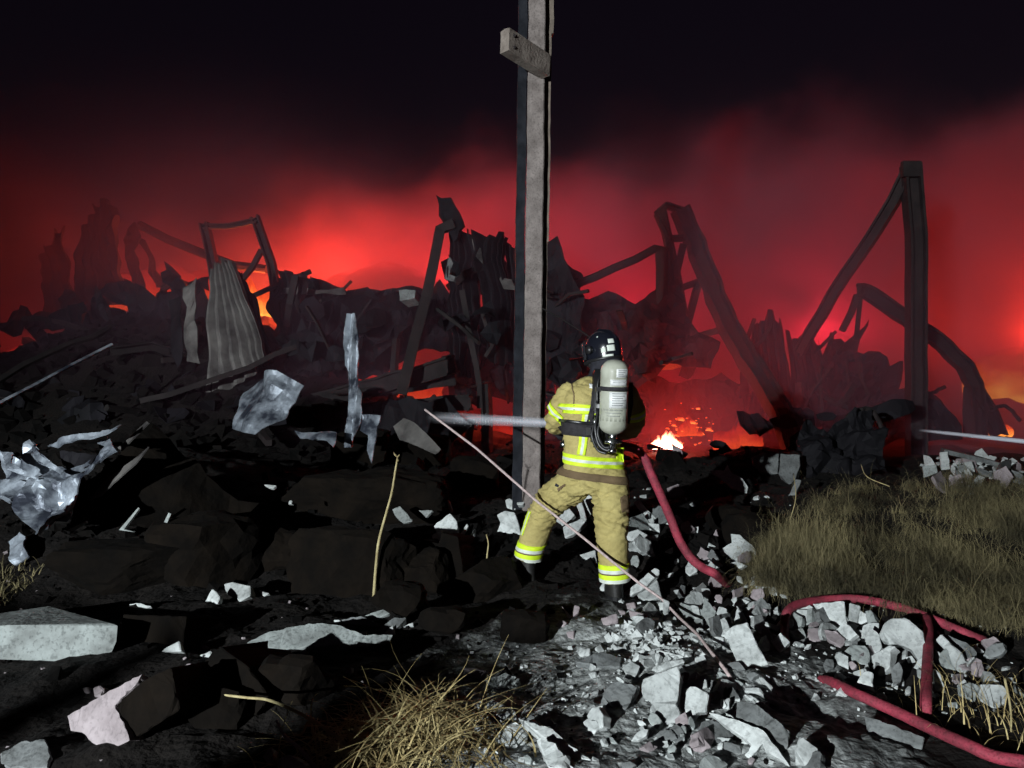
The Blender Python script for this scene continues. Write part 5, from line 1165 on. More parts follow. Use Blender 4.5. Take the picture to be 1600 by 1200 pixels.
# jacket: hem, back, sleeves, sewn strips
hem_ax = (P(928, 700, 5.61) - P(928, 746, 5.62)).normalized() + RT * .10 - FW * .02
ring_band('hem_band', P(927, 718, 5.615), hem_ax, .45, .075, TRI, body, ref=RT)
ring_band('back_band', P(926, 640, 5.605), UPZ + RT * .05, .26, .068, [(1, 'band_yellow'), (.8, 'band_silver'), (1, 'band_yellow')], body, ref=RT)
ring_band('hem_shade', P(928, 742, 5.62), hem_ax + RT * .03, .45, .055, [(1, 'brown_trim_and_shade')], body, off=.010, ref=RT)  # brown band painted in for the shadow under the hem
aL = (P(*ARM_L[3]) - P(*ARM_L[2])).normalized(); ring_band('sleeve_band', P(875.5, 643, 5.665), aL + Vector((-.15, 0, .35)) * .6, .16, .062, TRI, body)
aR = (P(*ARM_R[3]) - P(*ARM_R[2])).normalized(); ring_band('sleeve_band', P(989, 645, 5.79), aR, .16, .062, TRI, body)
decal('sewn_strip', [(912, 680), (911, 694), (908, 711)], 13, ['band_yellow', 'band_silver', 'band_yellow'], body)
decal('sewn_strip', [(917, 648), (915, 662)], 14, ['band_yellow', 'band_silver', 'band_yellow'], body)
decal('sewn_strip', [(969, 700), (968, 722)], 12, ['band_yellow', 'band_yellow'], body)
decal('shoulder_patch', [(921, 603.5), (929, 603.5)], 7, ['sticker'], body, steps=8)
decal('shoulder_seam', [(893, 600), (897, 615), (897, 640)], 1.6, ['brown_trim_and_shade'], body)
decal('pocket_flap', [(884, 757), (872, 766)], 4, ['brown_trim_and_shade'], body, off=.010)
decal('tear', [(868, 757), (873, 760)], 4, ['hood'], body, off=.004, steps=6)
decal('pocket_flap', [(974, 775), (976, 800)], 12, ['brown_trim_and_shade'], body, off=.012)
# trouser cuffs and the strip up the left shin
axl = (P(*LEG_L[6]) - P(*LEG_L[8])).normalized(); axr = (P(*LEG_R[6]) - P(*LEG_R[8])).normalized()
CUF = [(.7, 'band_silver'), (.8, 'band_yellow'), (.25, 'turnout'), (.7, 'band_silver'), (.8, 'band_yellow'), (.5, 'band_silver')][::-1]
ring_band('cuff_band', P(826.3, 860, 5.94), axl + Vector((-.18, 0, 0)), .19, .13, [(.7, 'band_silver'), (.9, 'band_yellow'), (.3, 'brown_trim_and_shade'), (.7, 'band_silver'), (.9, 'band_yellow')], body)
ring_band('cuff_band', P(960.2, 893, 5.5), axr, .19, .125, [(.7, 'band_silver'), (.9, 'band_yellow'), (.3, 'brown_trim_and_shade'), (.7, 'band_silver'), (.9, 'band_yellow')], body)
decal('shin_strip', [(828, 799), (821, 818), (815, 836)], 5, ['band_yellow', 'band_silver', 'band_yellow'], body)
# boots
for (px, py, Y) in ((824.5, 868, 5.95), (960.5, 905, 5.5)):
    a = P(px, py, Y); gz = float(H(a.x, a.y)[0]); V, Fc = [], []
    fw = FW if px < 900 else (FW + RT * .35).normalized(); rt = Vector((fw.y, -fw.x, 0))
    a0 = Vector((a.x, a.y, 0))
    hgt = max(.10, a.z - gz + .08)
    loft([ell(a0 + UPZ * (gz + hgt), rt * .072, fw * .075, 16), ell(a0 + UPZ * (gz + hgt * .55) + fw * .01, rt * .066, fw * .085, 16), ell(a0 + UPZ * (gz + .075) + fw * .05, rt * .062, fw * .135, 16), ell(a0 + UPZ * (gz + .03) + fw * .06, rt * .066, fw * .16, 16), ell(a0 + UPZ * (gz - .01) + fw * .06, rt * .064, fw * .158, 16)], V, Fc)
    bt = mobj('boot', V, Fc, M['boot'], person, True)
    V, Fc = [], []
    loft([ell(a0 + UPZ * (gz + .022) + fw * .06, rt * .070, fw * .166, 16), ell(a0 + UPZ * (gz - .02) + fw * .06, rt * .068, fw * .162, 16)], V, Fc)
    mobj('sole', V, Fc, M['plastic'], bt)
# gloves closed round the nozzle
def glove(wrist, axis_, across, up_):
    V, Fc = [], []
    axis_ = axis_.normalized(); across = across.normalized(); up_ = up_.normalized()
    loft([ell(wrist + axis_ * t, across * w, up_ * h_, 12) for t, w, h_ in ((-.07, .055, .052), (0, .046, .036), (.04, .052, .030), (.085, .050, .026), (.10, .04, .02))], V, Fc)
    for k, ln in enumerate((.085, .095, .088, .070)):
        o = wrist + axis_ * .09 + across * (.036 - .024 * k)
        pts = [o, o + axis_ * ln * .38 - up_ * .012, o + axis_ * ln * .55 - up_ * (.012 + ln * .36), o + axis_ * ln * .30 - up_ * (.02 + ln * .62)]
        sweep(smooth_path(pts, 3), circ(.0115, 8), up=up_, V=V, Fc=Fc)
    o = wrist + axis_ * .03 + across * .048
    sweep(smooth_path([o, o + axis_ * .03 + across * .03 - up_ * .01, o + axis_ * .06 + across * .02 - up_ * .045], 3), circ(.0125, 8), up=up_, V=V, Fc=Fc)
    return mobj('glove', V, Fc, M['hood'], person, True)
NZ0 = P(905, 668, 6.16); NZ1 = P(862, 661, 6.10)          # hose nozzle, from its coupling to its tip
nd = (NZ1 - NZ0).normalized()
wl = P(*ARM_L[-1]); wrw = P(*ARM_R[-1])
glove(wl, (NZ0.lerp(NZ1, .6) + Vector((0, 0, .045)) - wl), nd, UPZ)
glove(wrw, (NZ0 + Vector((.03, 0, .05)) - wrw), -nd, UPZ)
# helmet
hel_c = hc + HU * .035
V, Fc = [], []
HR_ = []
for i in range(13):
    t = i / 12; z = -.085 + .225 * t
    k = math.sqrt(max(0.0, 1 - max(0, (z - .0)) ** 2 / .142 ** 2)) if z > 0 else 1 + z * .25
    HR_.append(ell(hel_c + HU * z + HF * (-.012 + .02 * max(0, -z) * 3), HR * max(.004, .122 * k), HF * max(.004, .150 * k), 28))
loft(HR_, V, Fc)
hel = mobj('helmet', V, Fc, M['shell'], person, True)
sweep([hel_c + HU * .045 - HF * .148 , hel_c + HU * .11 - HF * .09, hel_c + HU * .142, hel_c + HU * .11 + HF * .09, hel_c + HU * .03 + HF * .152], rect(.03, .02), up=HR, V=(V := []), Fc=(Fc := [])); mobj('crest', V, Fc, M['shell'], hel, True)
loft([ell(hel_c + HU * z, HR * w, HF * d, 28) for z, w, d in ((-.078, .128, .156), (-.088, .131, .160), (-.098, .128, .156))], V := [], Fc := []); mobj('brim', V, Fc, M['plastic'], hel, True)
V, Fc = [], []
for i in range(5):
    for k in range(13):
        t = math.radians(-70 + 140 * k / 12); z = -.07 + .13 * i / 4
        V.append(hel_c + HU * z + HR * .129 * math.sin(t) + HF * .158 * math.cos(t))
for i in range(4):
    for k in range(12): Fc.append([i * 13 + k, i * 13 + k + 1, (i + 1) * 13 + k + 1, (i + 1) * 13 + k])
vz = mobj('visor', V, Fc, M['visor'], hel, True); vz.modifiers.new('t', 'SOLIDIFY').thickness = .004
def hel_patch(name, t0, t1, z0, z1, m, n=5, sx=1.02):
    V, Fc = [], []
    for i in range(n + 1):
        for k in range(n + 1):
            t = math.radians(t0 + (t1 - t0) * k / n); z = z0 + (z1 - z0) * i / n
            kk = math.sqrt(max(.05, 1 - max(0, z) ** 2 / .142 ** 2)) if z > 0 else 1
            V.append(hel_c + HU * z - HF * .012 + (HR * .122 * math.sin(t) + HF * .150 * math.cos(t)) * kk * sx)
    for i in range(n):
        for k in range(n): Fc.append([i * (n + 1) + k, i * (n + 1) + k + 1, (i + 1) * (n + 1) + k + 1, (i + 1) * (n + 1) + k])
    o = mobj(name, V, Fc, M[m], hel, True); o.modifiers.new('t', 'SOLIDIFY').thickness = .003
# the side turned to the camera is around the helmet's back left
hel_patch('reflective_patch', 196, 222, -.045, .0, 'band_silver'); hel_patch('reflective_patch', 196, 216, .012, .045, 'band_silver'); hel_patch('reflective_patch', 226, 240, -.05, -.015, 'band_silver')
hel_patch('reflective_patch', 205, 238, -.083, -.068, 'band_silver', sx=1.05); hel_patch('reflective_patch', 268, 276, -.03, .0, 'band_silver'); hel_patch('reflective_patch', 246, 250, .07, .08, 'band_silver')
V, Fc = sweep([hel_c - HR * .13 + HU * -.01, hel_c - HR * .155 + HU * -.01], circ(.03, 14), up=HU); mobj('earpiece', V, Fc, M['plastic'], hel, True)
# neck curtain
V, Fc = [], []
for i in range(6):
    for k in range(19):
        t = math.radians(75 + 210 * k / 18); s = 1 + .18 * i / 5 + .04 * math.sin(k * 2.1) * i / 5
        V.append(hel_c + HU * (-.08 - .115 * i / 5) + (HR * .112 * math.sin(t) + HF * .138 * math.cos(t)) * s - HF * .005)
for i in range(5):
    for k in range(18): Fc.append([i * 19 + k, i * 19 + k + 1, (i + 1) * 19 + k + 1, (i + 1) * 19 + k])
nc = mobj('neck_curtain', V, Fc, M['hood'], hel, True); nc.modifiers.new('t', 'SOLIDIFY').thickness = .006
# face piece of the breathing apparatus
loft([ell(hc + HF * f + HU * -.03, HR * w, HU * h_, 16) for f, w, h_ in ((.075, .075, .09), (.11, .07, .085), (.135, .05, .06), (.165, .03, .03))], V := [], Fc := []); mobj('face_mask', V, Fc, M['plastic'], person, True)

# ---- breathing apparatus carried on the back
CT = P(961, 562, 5.33); CB = P(957.5, 679, 5.36)
ax = (CT - CB).normalized(); L_ = (CT - CB).length; R_ = .097
pts, rad = [], []
for i in range(9):
    a = math.radians(90 * i / 8); pts.append(CB + ax * (R_ * .75 * (1 - math.cos(a)))); rad.append(max(.012, R_ * math.sin(a)))
for i in range(1, 9):
    pts.append(CB + ax * (R_ * .75 + (L_ - R_ * 1.6) * i / 8)); rad.append(R_)
for i in range(1, 11):
    a = math.radians(90 * i / 10); pts.append(CB + ax * (L_ - R_ * .85 + R_ * .85 * math.sin(a))); rad.append(max(.008, R_ * math.cos(a) ** .8 if i < 10 else .008))
V, Fc = sweep(pts, circ(1, 40), rad, up=Vector((0, 1, 0)))
cyl = mobj('air_cylinder', V, Fc, M['cylinder'], person, True)
sd = ax.cross(Vector((0, 1, 0))).normalized() * -1; fd = sd.cross(ax).normalized()
if fd.y > 0: fd = -fd
if sd.x < 0: sd = -sd
def cyl_patch(t0, t1, h0, h1, m, name='label_sticker', rr_=1.012, parent=cyl, n=8):
    V, Fc = [], []
    for i in range(3):
        for k in range(n + 1):
            t = math.radians(t0 + (t1 - t0) * k / n); V.append(CB + ax * (h0 + (h1 - h0) * i / 2) + (fd * math.cos(t) + sd * math.sin(t)) * R_ * rr_)
    for i in range(2):
        for k in range(n): Fc.append([i * (n + 1) + k, i * (n + 1) + k + 1, (i + 1) * (n + 1) + k + 1, (i + 1) * (n + 1) + k])
    o = mobj(name, V, Fc, M[m], parent, True); o.modifiers.new('t', 'SOLIDIFY').thickness = .0015
    return o
s1 = cyl_patch(0, 62, .400, .458, 'sticker'); s2 = cyl_patch(-24, 58, .345, .385, 'sticker'); s3 = cyl_patch(-26, 66, .190, .300, 'sticker')
s4 = cyl_patch(-70, 75, .10, .186, 'cylinder', rr_=1.008)
for st, lines in ((s1, (.445, .433, .421, .409)), (s2, (.375, .363)), (s3, (.288, .272, .256, .240, .224, .208))):
    for i, h_ in enumerate(lines): cyl_patch(-14 if st is not s1 else 8, 48 - (i % 3) * 9, h_, h_ + .004, 'ink', 'print_line', 1.026, st)
for i, h_ in enumerate((.175, .155, .135)): cyl_patch(-50 + 8 * i, 30 - 6 * i, h_, h_ + .003, 'ink', 'print_line', 1.02, s4)
V, Fc = sweep([CB + ax * .305, CB + ax * .335], circ(R_ * 1.035, 32), up=Vector((0, 1, 0))); st = mobj('cylinder_strap', V, Fc, M['webbing'], person, True)
V, Fc = sweep([CB + ax * .312 - sd * (R_ + .03) , CB + ax * .312 - sd * (R_ - .01)], rect(.03, .05), up=Vector((0, 1, 0))); mobj('buckle', V, Fc, M['plastic'], st)
V, Fc = sweep([CB - ax * .10, CB - ax * .07, CB - ax * .035, CB - ax * .03, CB + ax * .01], circ(1, 14), [.020, .024, .024, .030, .030], up=Vector((0, 1, 0))); vl = mobj('valve', V, Fc, M['chrome'], person, True)
V, Fc = sweep([CB - ax * .05 - sd * .055, CB - ax * .05 + sd * .06], circ(.016, 10), up=ax); mobj('valve_wheel', V, Fc, M['chrome'], vl, True)
V, Fc = sweep([CB - ax * .125, CB - ax * .10], circ(.03, 12), up=Vector((0, 1, 0))); mobj('valve_knob', V, Fc, M['chrome'], vl, True)
# back plate between cylinder and jacket, shoulder straps, waist belt, hoses
bpc = P(935, 640, 5.47)
V, Fc = sweep([P(946, 580, 5.53), P(944, 610, 5.46), P(941, 650, 5.45), P(938, 690, 5.46), P(940, 705, 5.47)], [(-.075, -.02), (.075, -.02), (.085, .03), (-.085, .03)], up=Vector((0, 1, 0))); bpl = mobj('back_plate', V, Fc, M['plastic'], person, True)
ring_band('waist_belt', P(922, 672, 5.60), UPZ + RT * .10, .235, .10, [(1, 'webbing')], person, off=.012, ref=RT)
ring_band('waist_strap', P(922, 662, 5.60), UPZ + RT * .12, .235, .022, [(1, 'plastic')], person, off=.022, ref=RT)
decal('shoulder_strap', [(930, 588), (929, 610), (925, 640), (920, 662)], 8, ['webbing'], person, off=.014, steps=20)
decal('shoulder_strap', [(936, 590), (936, 625), (935, 660)], 9, ['plastic'], person, off=.02, steps=20)
decal('shoulder_strap', [(982, 600), (984, 630), (980, 660)], 9, ['webbing'], person, off=.014, steps=20)
for k, (pl, rr_) in enumerate(((((935, 640, 5.42), (930, 668, 5.38), (936, 695, 5.36), (950, 704, 5.34), (956, 694, 5.34)), .012), (((928, 662, 5.40), (925, 682, 5.38), (934, 703, 5.37), (948, 709, 5.35)), .010), (((938, 655, 5.37), (934, 678, 5.35), (942, 697, 5.34), (953, 700, 5.33)), .009), (((940, 585, 5.45), (934, 600, 5.43), (933, 630, 5.42)), .009))):
    V, Fc = sweep(smooth_path([P(*p) for p in pl], 6), circ(rr_, 8)); mobj('air_line', V, Fc, M['plastic'], person, True)
V, Fc = sweep([P(919, 668, 5.395), P(919, 680, 5.395)], rect(.035, .03), up=Vector((0, 1, 0))); mobj('belt_buckle', V, Fc, M['chrome'], person)
V, Fc = sweep([P(931, 650, 5.40), P(928, 664, 5.38)], circ(.008, 8)); mobj('clip', V, Fc, M['chrome'], person, True)
# gauge hanging at the left hip
V, Fc = sweep(smooth_path([P(892, 668, 5.55), P(884, 680, 5.55), P(882, 690, 5.55)], 5), circ(.012, 8)); gz_ = mobj('gauge_line', V, Fc, M['plastic'], person, True)
V, Fc = sweep([P(881, 690, 5.55), P(880, 699, 5.55)], circ(.026, 12)); mobj('gauge', V, Fc, M['chrome'], gz_, True)
# ------------------------------------------------------------------ hoses, jets, rope, stalks
def hose(name, pts, r, label, n=10, flat=1.0):
    p = smooth_path(pts, 10)
    V, Fc = sweep(p, circ(r, 12, r * flat)); o = mobj(name, V, Fc, M['hose'], smooth=True); return tag(o, label, 'hose')
h1 = [NZ0, P(930, 678, 6.18), P(965, 694, 6.1), P(993, 702, 5.95), P(1007, 716, 5.85), P(1018, 742, 5.8), P(1033, 775, 5.78), P(1048, 810, 5.78), P(1062, 845, 5.75), P(1080, 872, 5.72), P(1098, 887, 5.66), P(1118, 897, 5.58), G(1140, 906) + Vector((0, 0, -.05))]
hs = hose('fire_hose', h1, .033, 'red hose running from the firefighter down to the ground on the right')
nz = empty('fire_nozzle', NZ0); tag(nz, 'hose nozzle held in front of the firefighter', 'nozzle')
V, Fc = sweep([NZ0, NZ0.lerp(NZ1, .25), NZ0.lerp(NZ1, .3), NZ0.lerp(NZ1, .75), NZ0.lerp(NZ1, .8), NZ1], circ(1, 14), [.036, .036, .028, .026, .036, .034]); mobj('barrel', V, Fc, M['plastic'], nz, True)
c = NZ0.lerp(NZ1, .35); V, Fc = sweep([c, c + Vector((.02, 0, -.11))], rect(.03, .035)); mobj('pistol_grip', V, Fc, M['plastic'], nz)
c = NZ0.lerp(NZ1, .3); V, Fc = sweep([c + Vector((0, -.03, .02)), c + Vector((.02, -.03, .07)), c + Vector((.02, .03, .07)), c + Vector((0, .03, .02))], circ(.008, 8)); mobj('bale_handle', V, Fc, M['chrome'], nz, True)
def gp_(px, py, up_=.04): return G(px, py) + Vector((0, 0, up_))
hose('fire_hose', [G(1228, 1012) + Vector((0, 0, -.03)), P(1226, 985, 4.75), P(1229, 958, 4.8), P(1248, 944, 4.9), P(1290, 937, 5.0), P(1340, 936, 4.98), P(1395, 946, 4.85), P(1440, 961, 4.7), P(1475, 975, 4.6), P(1510, 990, 4.5), P(1560, 1010, 4.5)], .027, 'red hose looping up beside the grass bank')
hose('fire_hose', [P(1448, 964, 4.60), P(1451, 985, 4.40), P(1450, 1020, 4.10), P(1448, 1060, 3.82), P(1447, 1095, 3.62), G(1447, 1122) - Vector((0, 0, .02))], .026, 'short dull red hose piece standing upright under the looped hose', flat=.8)
hose('fire_hose', [G(1283, 1063) + Vector((0, 0, 0)), G(1300, 1072) + Vector((0, 0, .02)), G(1340, 1098) + Vector((0, 0, .04)), G(1395, 1125) + Vector((0, 0, .045)), G(1450, 1152) + Vector((0, 0, .045)), G(1510, 1180) + Vector((0, 0, .045)), G(1560, 1199) + Vector((0, 0, .04)), Vector((2.15, 3.0, .05)), Vector((2.4, 2.6, .04))], .026, 'red hose lying in the lower right corner')

rp = densify([P(664, 640, 6.3), P(745, 701, 6.0), P(835, 780, 5.62), P(915, 843, 5.42), P(960, 880, 5.32), P(996, 909, 5.22)], .12) + [G(1034, 950) + Vector((0, 0, .06)), G(1062, 978) + Vector((0, 0, .05)), G(1090, 1002) + Vector((0, 0, .04)), G(1112, 1030) + Vector((0, 0, .035)), G(1132, 1054) + Vector((0, 0, .03)), G(1155, 1080)]
V, Fc = sweep(rp, circ(.0095, 7)); tag(mobj('bent_rod', V, Fc, M['rope'], smooth=True), 'long thin pale rod leaning up out of the rubble in front of the firefighter', 'rod')
V, Fc = sweep(smooth_path(PP(7.6, (848, 482), (880, 500), (915, 522), (930, 535)), 6), circ(.008, 6)); tag(mobj('wire', V, Fc, M['rust'], smooth=True), 'thin wire hanging from the pole towards the helmet', 'wire')

def stalk(name, pts, r, label, cat='plant', tip=None, m='twig'):
    p = smooth_path(pts, 6); V, Fc = sweep(p, circ(1, 7), [r * (1 - .45 * i / (len(p) - 1)) for i in range(len(p))])
    root = empty(name, p[0]); tag(root, label, cat)
    mobj('stem', V, Fc, M[m], root, True)
    if tip:
        for k in range(3):
            d = Vector((math.sin(k * 2.3 + .6) * .03, -.01, (.03, -.025, .045)[k])); q_ = p[-1]
            V = [q_, q_ + d * .5 + Vector((.009, 0, .0)), q_ + d, q_ + d * .5 - Vector((.009, .006, 0)), q_ + d * .5 + Vector((0, -.012, 0))]
            mobj('dry_leaf', V, [[0, 1, 4], [1, 2, 4], [2, 3, 4], [3, 0, 4], [0, 3, 2, 1]], M[m], root)
    return root
g0 = G(583, 935); y_ = g0.y
stalk('dry_stalk', [g0 - Vector((0, 0, .05)), P(587, 890, y_), P(592, 845, y_), P(604, 800, y_), P(612, 770, y_), P(617, 740, y_), P(621, 716, y_)], .012, 'single tall pale stalk in front of the huge brown lump', tip=True)
g0 = G(760, 900); stalk('dry_stalk', [g0, P(761, 870, g0.y), P(763, 850, g0.y), P(760, 835, g0.y)], .008, 'short pale stalk left of the left boot')
tw = [(285, 1082, 3.5), (330, 1084, 3.5), (385, 1090, 3.45), (420, 1094, 3.4), (465, 1113, 3.3), (497, 1131, 3.2), (530, 1155, 3.1), (575, 1190, 3.0)]
stalk('long_twig', [P(*t) for t in tw[::-1]], .009, 'long dry twig reaching left from the straw clump', 'twig')
stalk('forked_twig', [P(*t) for t in ((495, 1130, 3.2), (482, 1128, 3.2), (472, 1146, 3.2), (462, 1148, 3.2))], .007, 'small forked twig on the long twig', 'twig')
stalk('curved_blade', [P(500, 1210, 3.0), P(470, 1172, 3.1), P(445, 1150, 3.15), P(432, 1126, 3.2)], .010, 'greyish curved strip left of the straw clump', 'strip', m='plaster_pink')
stalk('dry_twig', [P(992, 1200, 3.2), P(1010, 1180, 3.3), P(1040, 1160, 3.45), P(1062, 1143, 3.5)], .006, 'thin yellow stem below the largest white plate', 'twig')
stalk('dry_twig', [G(1030, 1195), P(1026, 1172, 3.3), P(1022, 1160, 3.3)], .004, 'short white stem at the bottom edge', 'twig')
for i, (a, b, c, l) in enumerate((((1365, 1095, 3.9), (1372, 1140, 3.8), (1410, 1195, 3.5), 'bent grass stem crossing the lower hose'), ((1520, 1145, 3.8), (1530, 1110, 3.9), (1548, 1060, 3.95), 'dry stem at the lower right'), ((1575, 1195, 3.4), (1580, 1120, 3.5), (1570, 1060, 3.6), 'dry stem closest to the lower right corner'), ((1425, 1087, 4.0), (1450, 1072, 4.1), (1500, 1066, 4.2), 'pale twig caught on the upright hose piece'), ((1240, 740, 7.6), (1243, 780, 7.3), (1230, 825, 7.2), 'thin twig at the left end of the grass bank'), ((1345, 725, 8.2), (1355, 745, 8.0), (1390, 760, 7.8), 'thin twig above the grass bank'))):
    stalk('dry_twig', [P(*c), P(*b), P(*a)], .006, l, 'twig')

# grass: thin curved blades in one tangled mass
def blades(n, spot, length, width, m, name, label, droop=1.0, seed=0, seg=5, curl=.5, flat0=.9, flat1=1.5, wild=0):
    r = np.random.default_rng(seed); V, Fc = [], []
    for i in range(n):
        root = spot(r)
        if root is None: continue
        a = r.uniform(0, 6.283) if len(root) < 4 else root[3]; root = root[:3]; l = length[0] + (length[1] - length[0]) * r.random() ** 1.5; w = width * r.uniform(.6, 1.3)
        d = np.array([math.cos(a), math.sin(a)]); lean = r.uniform(.15, 1.1) * droop; tw_ = r.normal(0, curl)
        p = np.array(root, float); ang = r.uniform(flat0, flat1); b0 = len(V)
        side = np.array([-d[1], d[0], 0]) * w
        for k in range(seg + 1):
            f_ = 1 - .8 * k / seg
            V.append(tuple(p - side * f_)); V.append(tuple(p + side * f_))
            st_ = l / seg; p = p + np.array([d[0] * math.cos(ang), d[1] * math.cos(ang), math.sin(ang)]) * st_
            ang -= lean * 2.4 / seg; a2 = tw_ / seg
            if wild: ang += r.normal(-.1, wild); a2 += r.normal(0, wild * 1.3)
            d = np.array([d[0] * math.cos(a2) - d[1] * math.sin(a2), d[0] * math.sin(a2) + d[1] * math.cos(a2)])
        for k in range(seg): Fc.append([b0 + 2 * k, b0 + 2 * k + 1, b0 + 2 * k + 3, b0 + 2 * k + 2])
    o = mobj(name, V, Fc, M[m]); return tag(o, label, 'grass', kind='stuff')
tufts = []
tr_ = np.random.default_rng(31)
while len(tufts) < 520:                                # tufts lying over one another, each swept its own way
    px = tr_.uniform(1195, 1680); y0_ = np.interp(px, [1195, 1225, 1270, 1350, 1450, 1700], [885, 820, 790, 766, 753, 750]); y1_ = np.interp(px, [1195, 1300, 1500, 1650], [925, 938, 978, 1000])
    g_ = G(px, tr_.uniform(y0_, y1_))
    if float(perlin(np.array([[g_.x * 1.7, g_.y * 1.5, 3.3]]))[0]) < -.12 and tr_.random() < .9: continue
    sw = 2.2 * float(perlin(np.array([[g_.x * .9, g_.y * .9, 8.1]]))[0])
    tufts.append((g_.x, g_.y, g_.z, tr_.normal(3.6 + sw, .8), tr_.uniform(0, .10)))
def bank_spot(r):
    t = tufts[int(r.integers(len(tufts)))]
    return (t[0] + r.normal(0, .045), t[1] + r.normal(0, .045), t[2] - .02 + t[4], t[3] + r.normal(0, .55))
blades(30000, bank_spot, (.14, .46), .0017, 'grass', 'bank_grass', 'tangled dry grass covering the low bank at the right', 1.35, 5, 7, 1.3, .35, 1.35, .22)
def edge_clump(r):
    px = r.normal(1265, 38); py = r.normal(885, 26); g_ = G(px, min(py, 930)); return (g_.x, g_.y, g_.z + r.random() * .16)
blades(5500, edge_clump, (.14, .36), .0019, 'grass', 'clump_grass', 'thick pale grass clump at the left end of the bank', .4, 15, 7, .8, -.6, 1.2, .9)
def left_spot(r):
    g_ = (r.uniform(-4.4, -3.55), r.normal(5.6, .2)); return (*g_, float(hgt_fast(*g_)) - .01)
blades(700, left_spot, (.06, .18), .004, 'grass', 'edge_grass', 'small grass tuft behind the big pale block at the left edge', .9, 6)
def straw_spot(r):
    x = r.normal(-.47, .20); y = r.normal(3.2, .14); hh = max(0, 1 - ((x + .47) / .46) ** 2 - ((y - 3.2) / .4) ** 2); return (x, y, float(hgt_fast(x, y)) + r.random() * .24 * hh)
blades(1150, straw_spot, (.14, .42), .0042, 'straw', 'straw_clump', 'yellow dry straw clump at the bottom edge', .55, 7, 6, .8, -.5, .75)
def straw_long(r):
    x = r.normal(-.48, .16); y = r.normal(3.2, .1); return (x, y, float(hgt_fast(x, y)))
blades(30, straw_long, (.30, .50), .0042, 'straw', 'straw_stems', 'long arching straw stems rising from the straw clump', .8, 8, 9, .4, .4, 1.2)
def right_low(r):
    x = r.normal(2.35, .28); y = r.normal(3.6, .25)
    if x < 1.75: return None
    return (x, y, float(hgt_fast(x, y)))
blades(220, right_low, (.10, .30), .0028, 'straw', 'corner_grass', 'thin dry grass in the lower right corner', 1.0, 9)

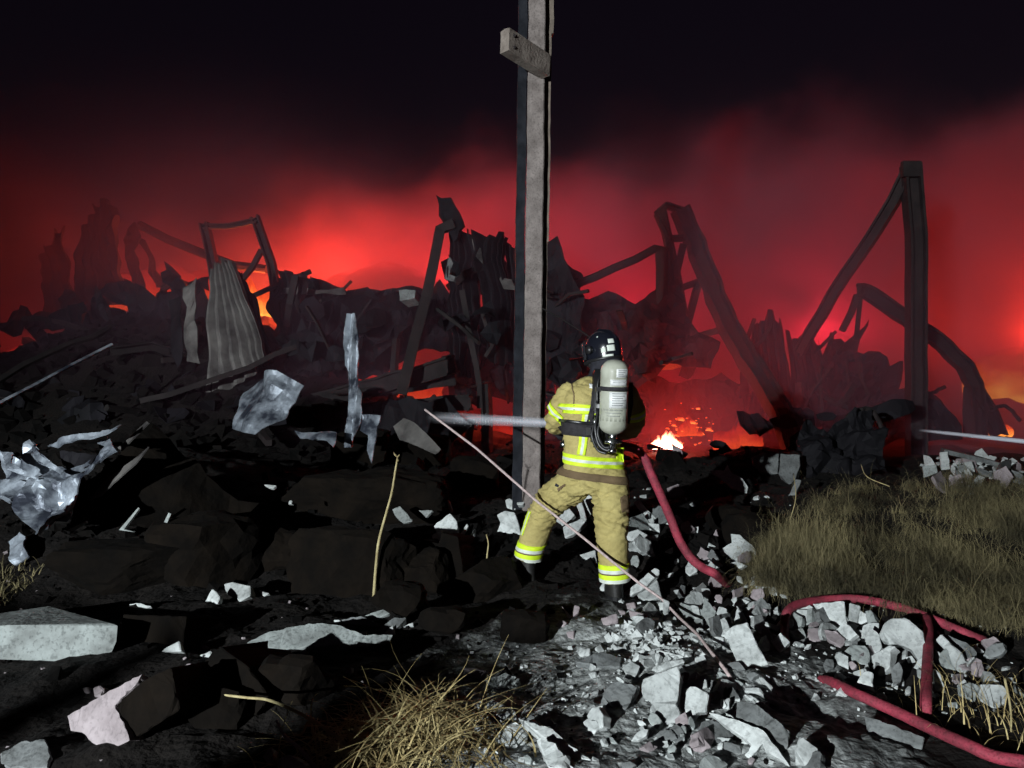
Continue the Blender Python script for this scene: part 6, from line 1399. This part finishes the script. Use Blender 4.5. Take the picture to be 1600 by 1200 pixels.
# water: streaky jets of spray
def water_mat(name, dens, scale_v):
    m = bpy.data.materials.new(name); m.use_nodes = True
    N = m.node_tree.nodes; L = m.node_tree.links
    for n in list(N): N.remove(n)
    out = N.new('ShaderNodeOutputMaterial'); t = N.new('ShaderNodeBsdfTransparent'); d = N.new('ShaderNodeBsdfDiffuse'); tl = N.new('ShaderNodeBsdfTranslucent')
    d.inputs[0].default_value = (.80, .84, .92, 1); tl.inputs[0].default_value = (.80, .84, .92, 1)
    a = N.new('ShaderNodeMixShader'); a.inputs[0].default_value = .35; L.new(d.outputs[0], a.inputs[1]); L.new(tl.outputs[0], a.inputs[2])
    tc = N.new('ShaderNodeTexCoord'); mp = N.new('ShaderNodeMapping'); mp.inputs['Scale'].default_value = scale_v; L.new(tc.outputs['Object'], mp.inputs['Vector'])
    no = N.new('ShaderNodeTexNoise'); no.inputs['Scale'].default_value = 1; no.inputs['Detail'].default_value = 4; L.new(mp.outputs[0], no.inputs['Vector'])
    at = N.new('ShaderNodeAttribute'); at.attribute_name = 'fade'
    mr = N.new('ShaderNodeMapRange'); mr.inputs['From Min'].default_value = .3; mr.inputs['From Max'].default_value = .75; mr.inputs['To Min'].default_value = .3 * dens; mr.inputs['To Max'].default_value = dens
    L.new(no.outputs['Fac'], mr.inputs['Value'])
    mu = N.new('ShaderNodeMath'); mu.operation = 'MULTIPLY'; L.new(mr.outputs[0], mu.inputs[0]); L.new(at.outputs['Fac'], mu.inputs[1])
    x = N.new('ShaderNodeMixShader'); L.new(mu.outputs[0], x.inputs[0]); L.new(t.outputs[0], x.inputs[1]); L.new(a.outputs[0], x.inputs[2]); L.new(x.outputs[0], out.inputs[0])
    return m
def jet(name, a, b, r0, r1, m, label, sag=.0, power=1.0, n=40):
    pts = [a.lerp(b, i / n) - Vector((0, 0, sag * (i / n) ** 2)) for i in range(n + 1)]
    V, Fc, fd_ = [], [], []
    for s in (1.0, .6, .25):
        b0 = len(V); sweep(pts, circ(1, 14), [(r0 + (r1 - r0) * (i / n) ** .8) * s for i in range(n + 1)], V=V, Fc=Fc, cap=False)
        fd_ += [max(0, 1 - (i / n) ** 2.2) ** power for i in range(n + 1) for _ in range(14)]
    o = mobj(name, V, Fc, m, smooth=True)
    at = o.data.attributes.new('fade', 'FLOAT', 'POINT'); at.data.foreach_set('value', fd_)
    rd = random.Random(3); dv, df_ = [], []
    for k in range(260):                              # droplets tearing off the jet
        t = rd.random() * .8; i = int(t * n); rad_ = (r0 + (r1 - r0) * t ** .8) * rd.uniform(.2, 1.25); q_ = rd.uniform(0, 6.28)
        c_ = pts[i] + Vector((0, math.cos(q_), math.sin(q_))) * rad_; s = rd.uniform(.0006, .0016); b0 = len(dv); dd = (b - a).normalized() * s * 4
        dv += [c_ + dd, c_ - dd, c_ + Vector((0, s, 0)), c_ - Vector((0, s, 0)), c_ + Vector((0, 0, s)), c_ - Vector((0, 0, s))]
        df_ += [[b0 + x for x in f_] for f_ in ((0, 2, 4), (0, 4, 3), (0, 3, 5), (0, 5, 2), (1, 4, 2), (1, 3, 4), (1, 5, 3), (1, 2, 5))]
    dr = mobj('droplets', dv, df_, M['sticker'], o); dr['kind'] = 'stuff'
    return tag(o, label, 'water jet')
jet('water_jet', NZ1, P(672, 652, 7.25), .036, .058, water_mat('water_spray', .30, (3, 3, 30)), 'white water jet spraying left from the firefighter past the pole', .0)
jet('water_jet', P(1640, 694, 9.0), P(1435, 672, 9.8), .030, .02, water_mat('water_spray_far', 1.0, (2, 2, 40)), 'thin bright water jet entering from the right edge', .0, 1.0)
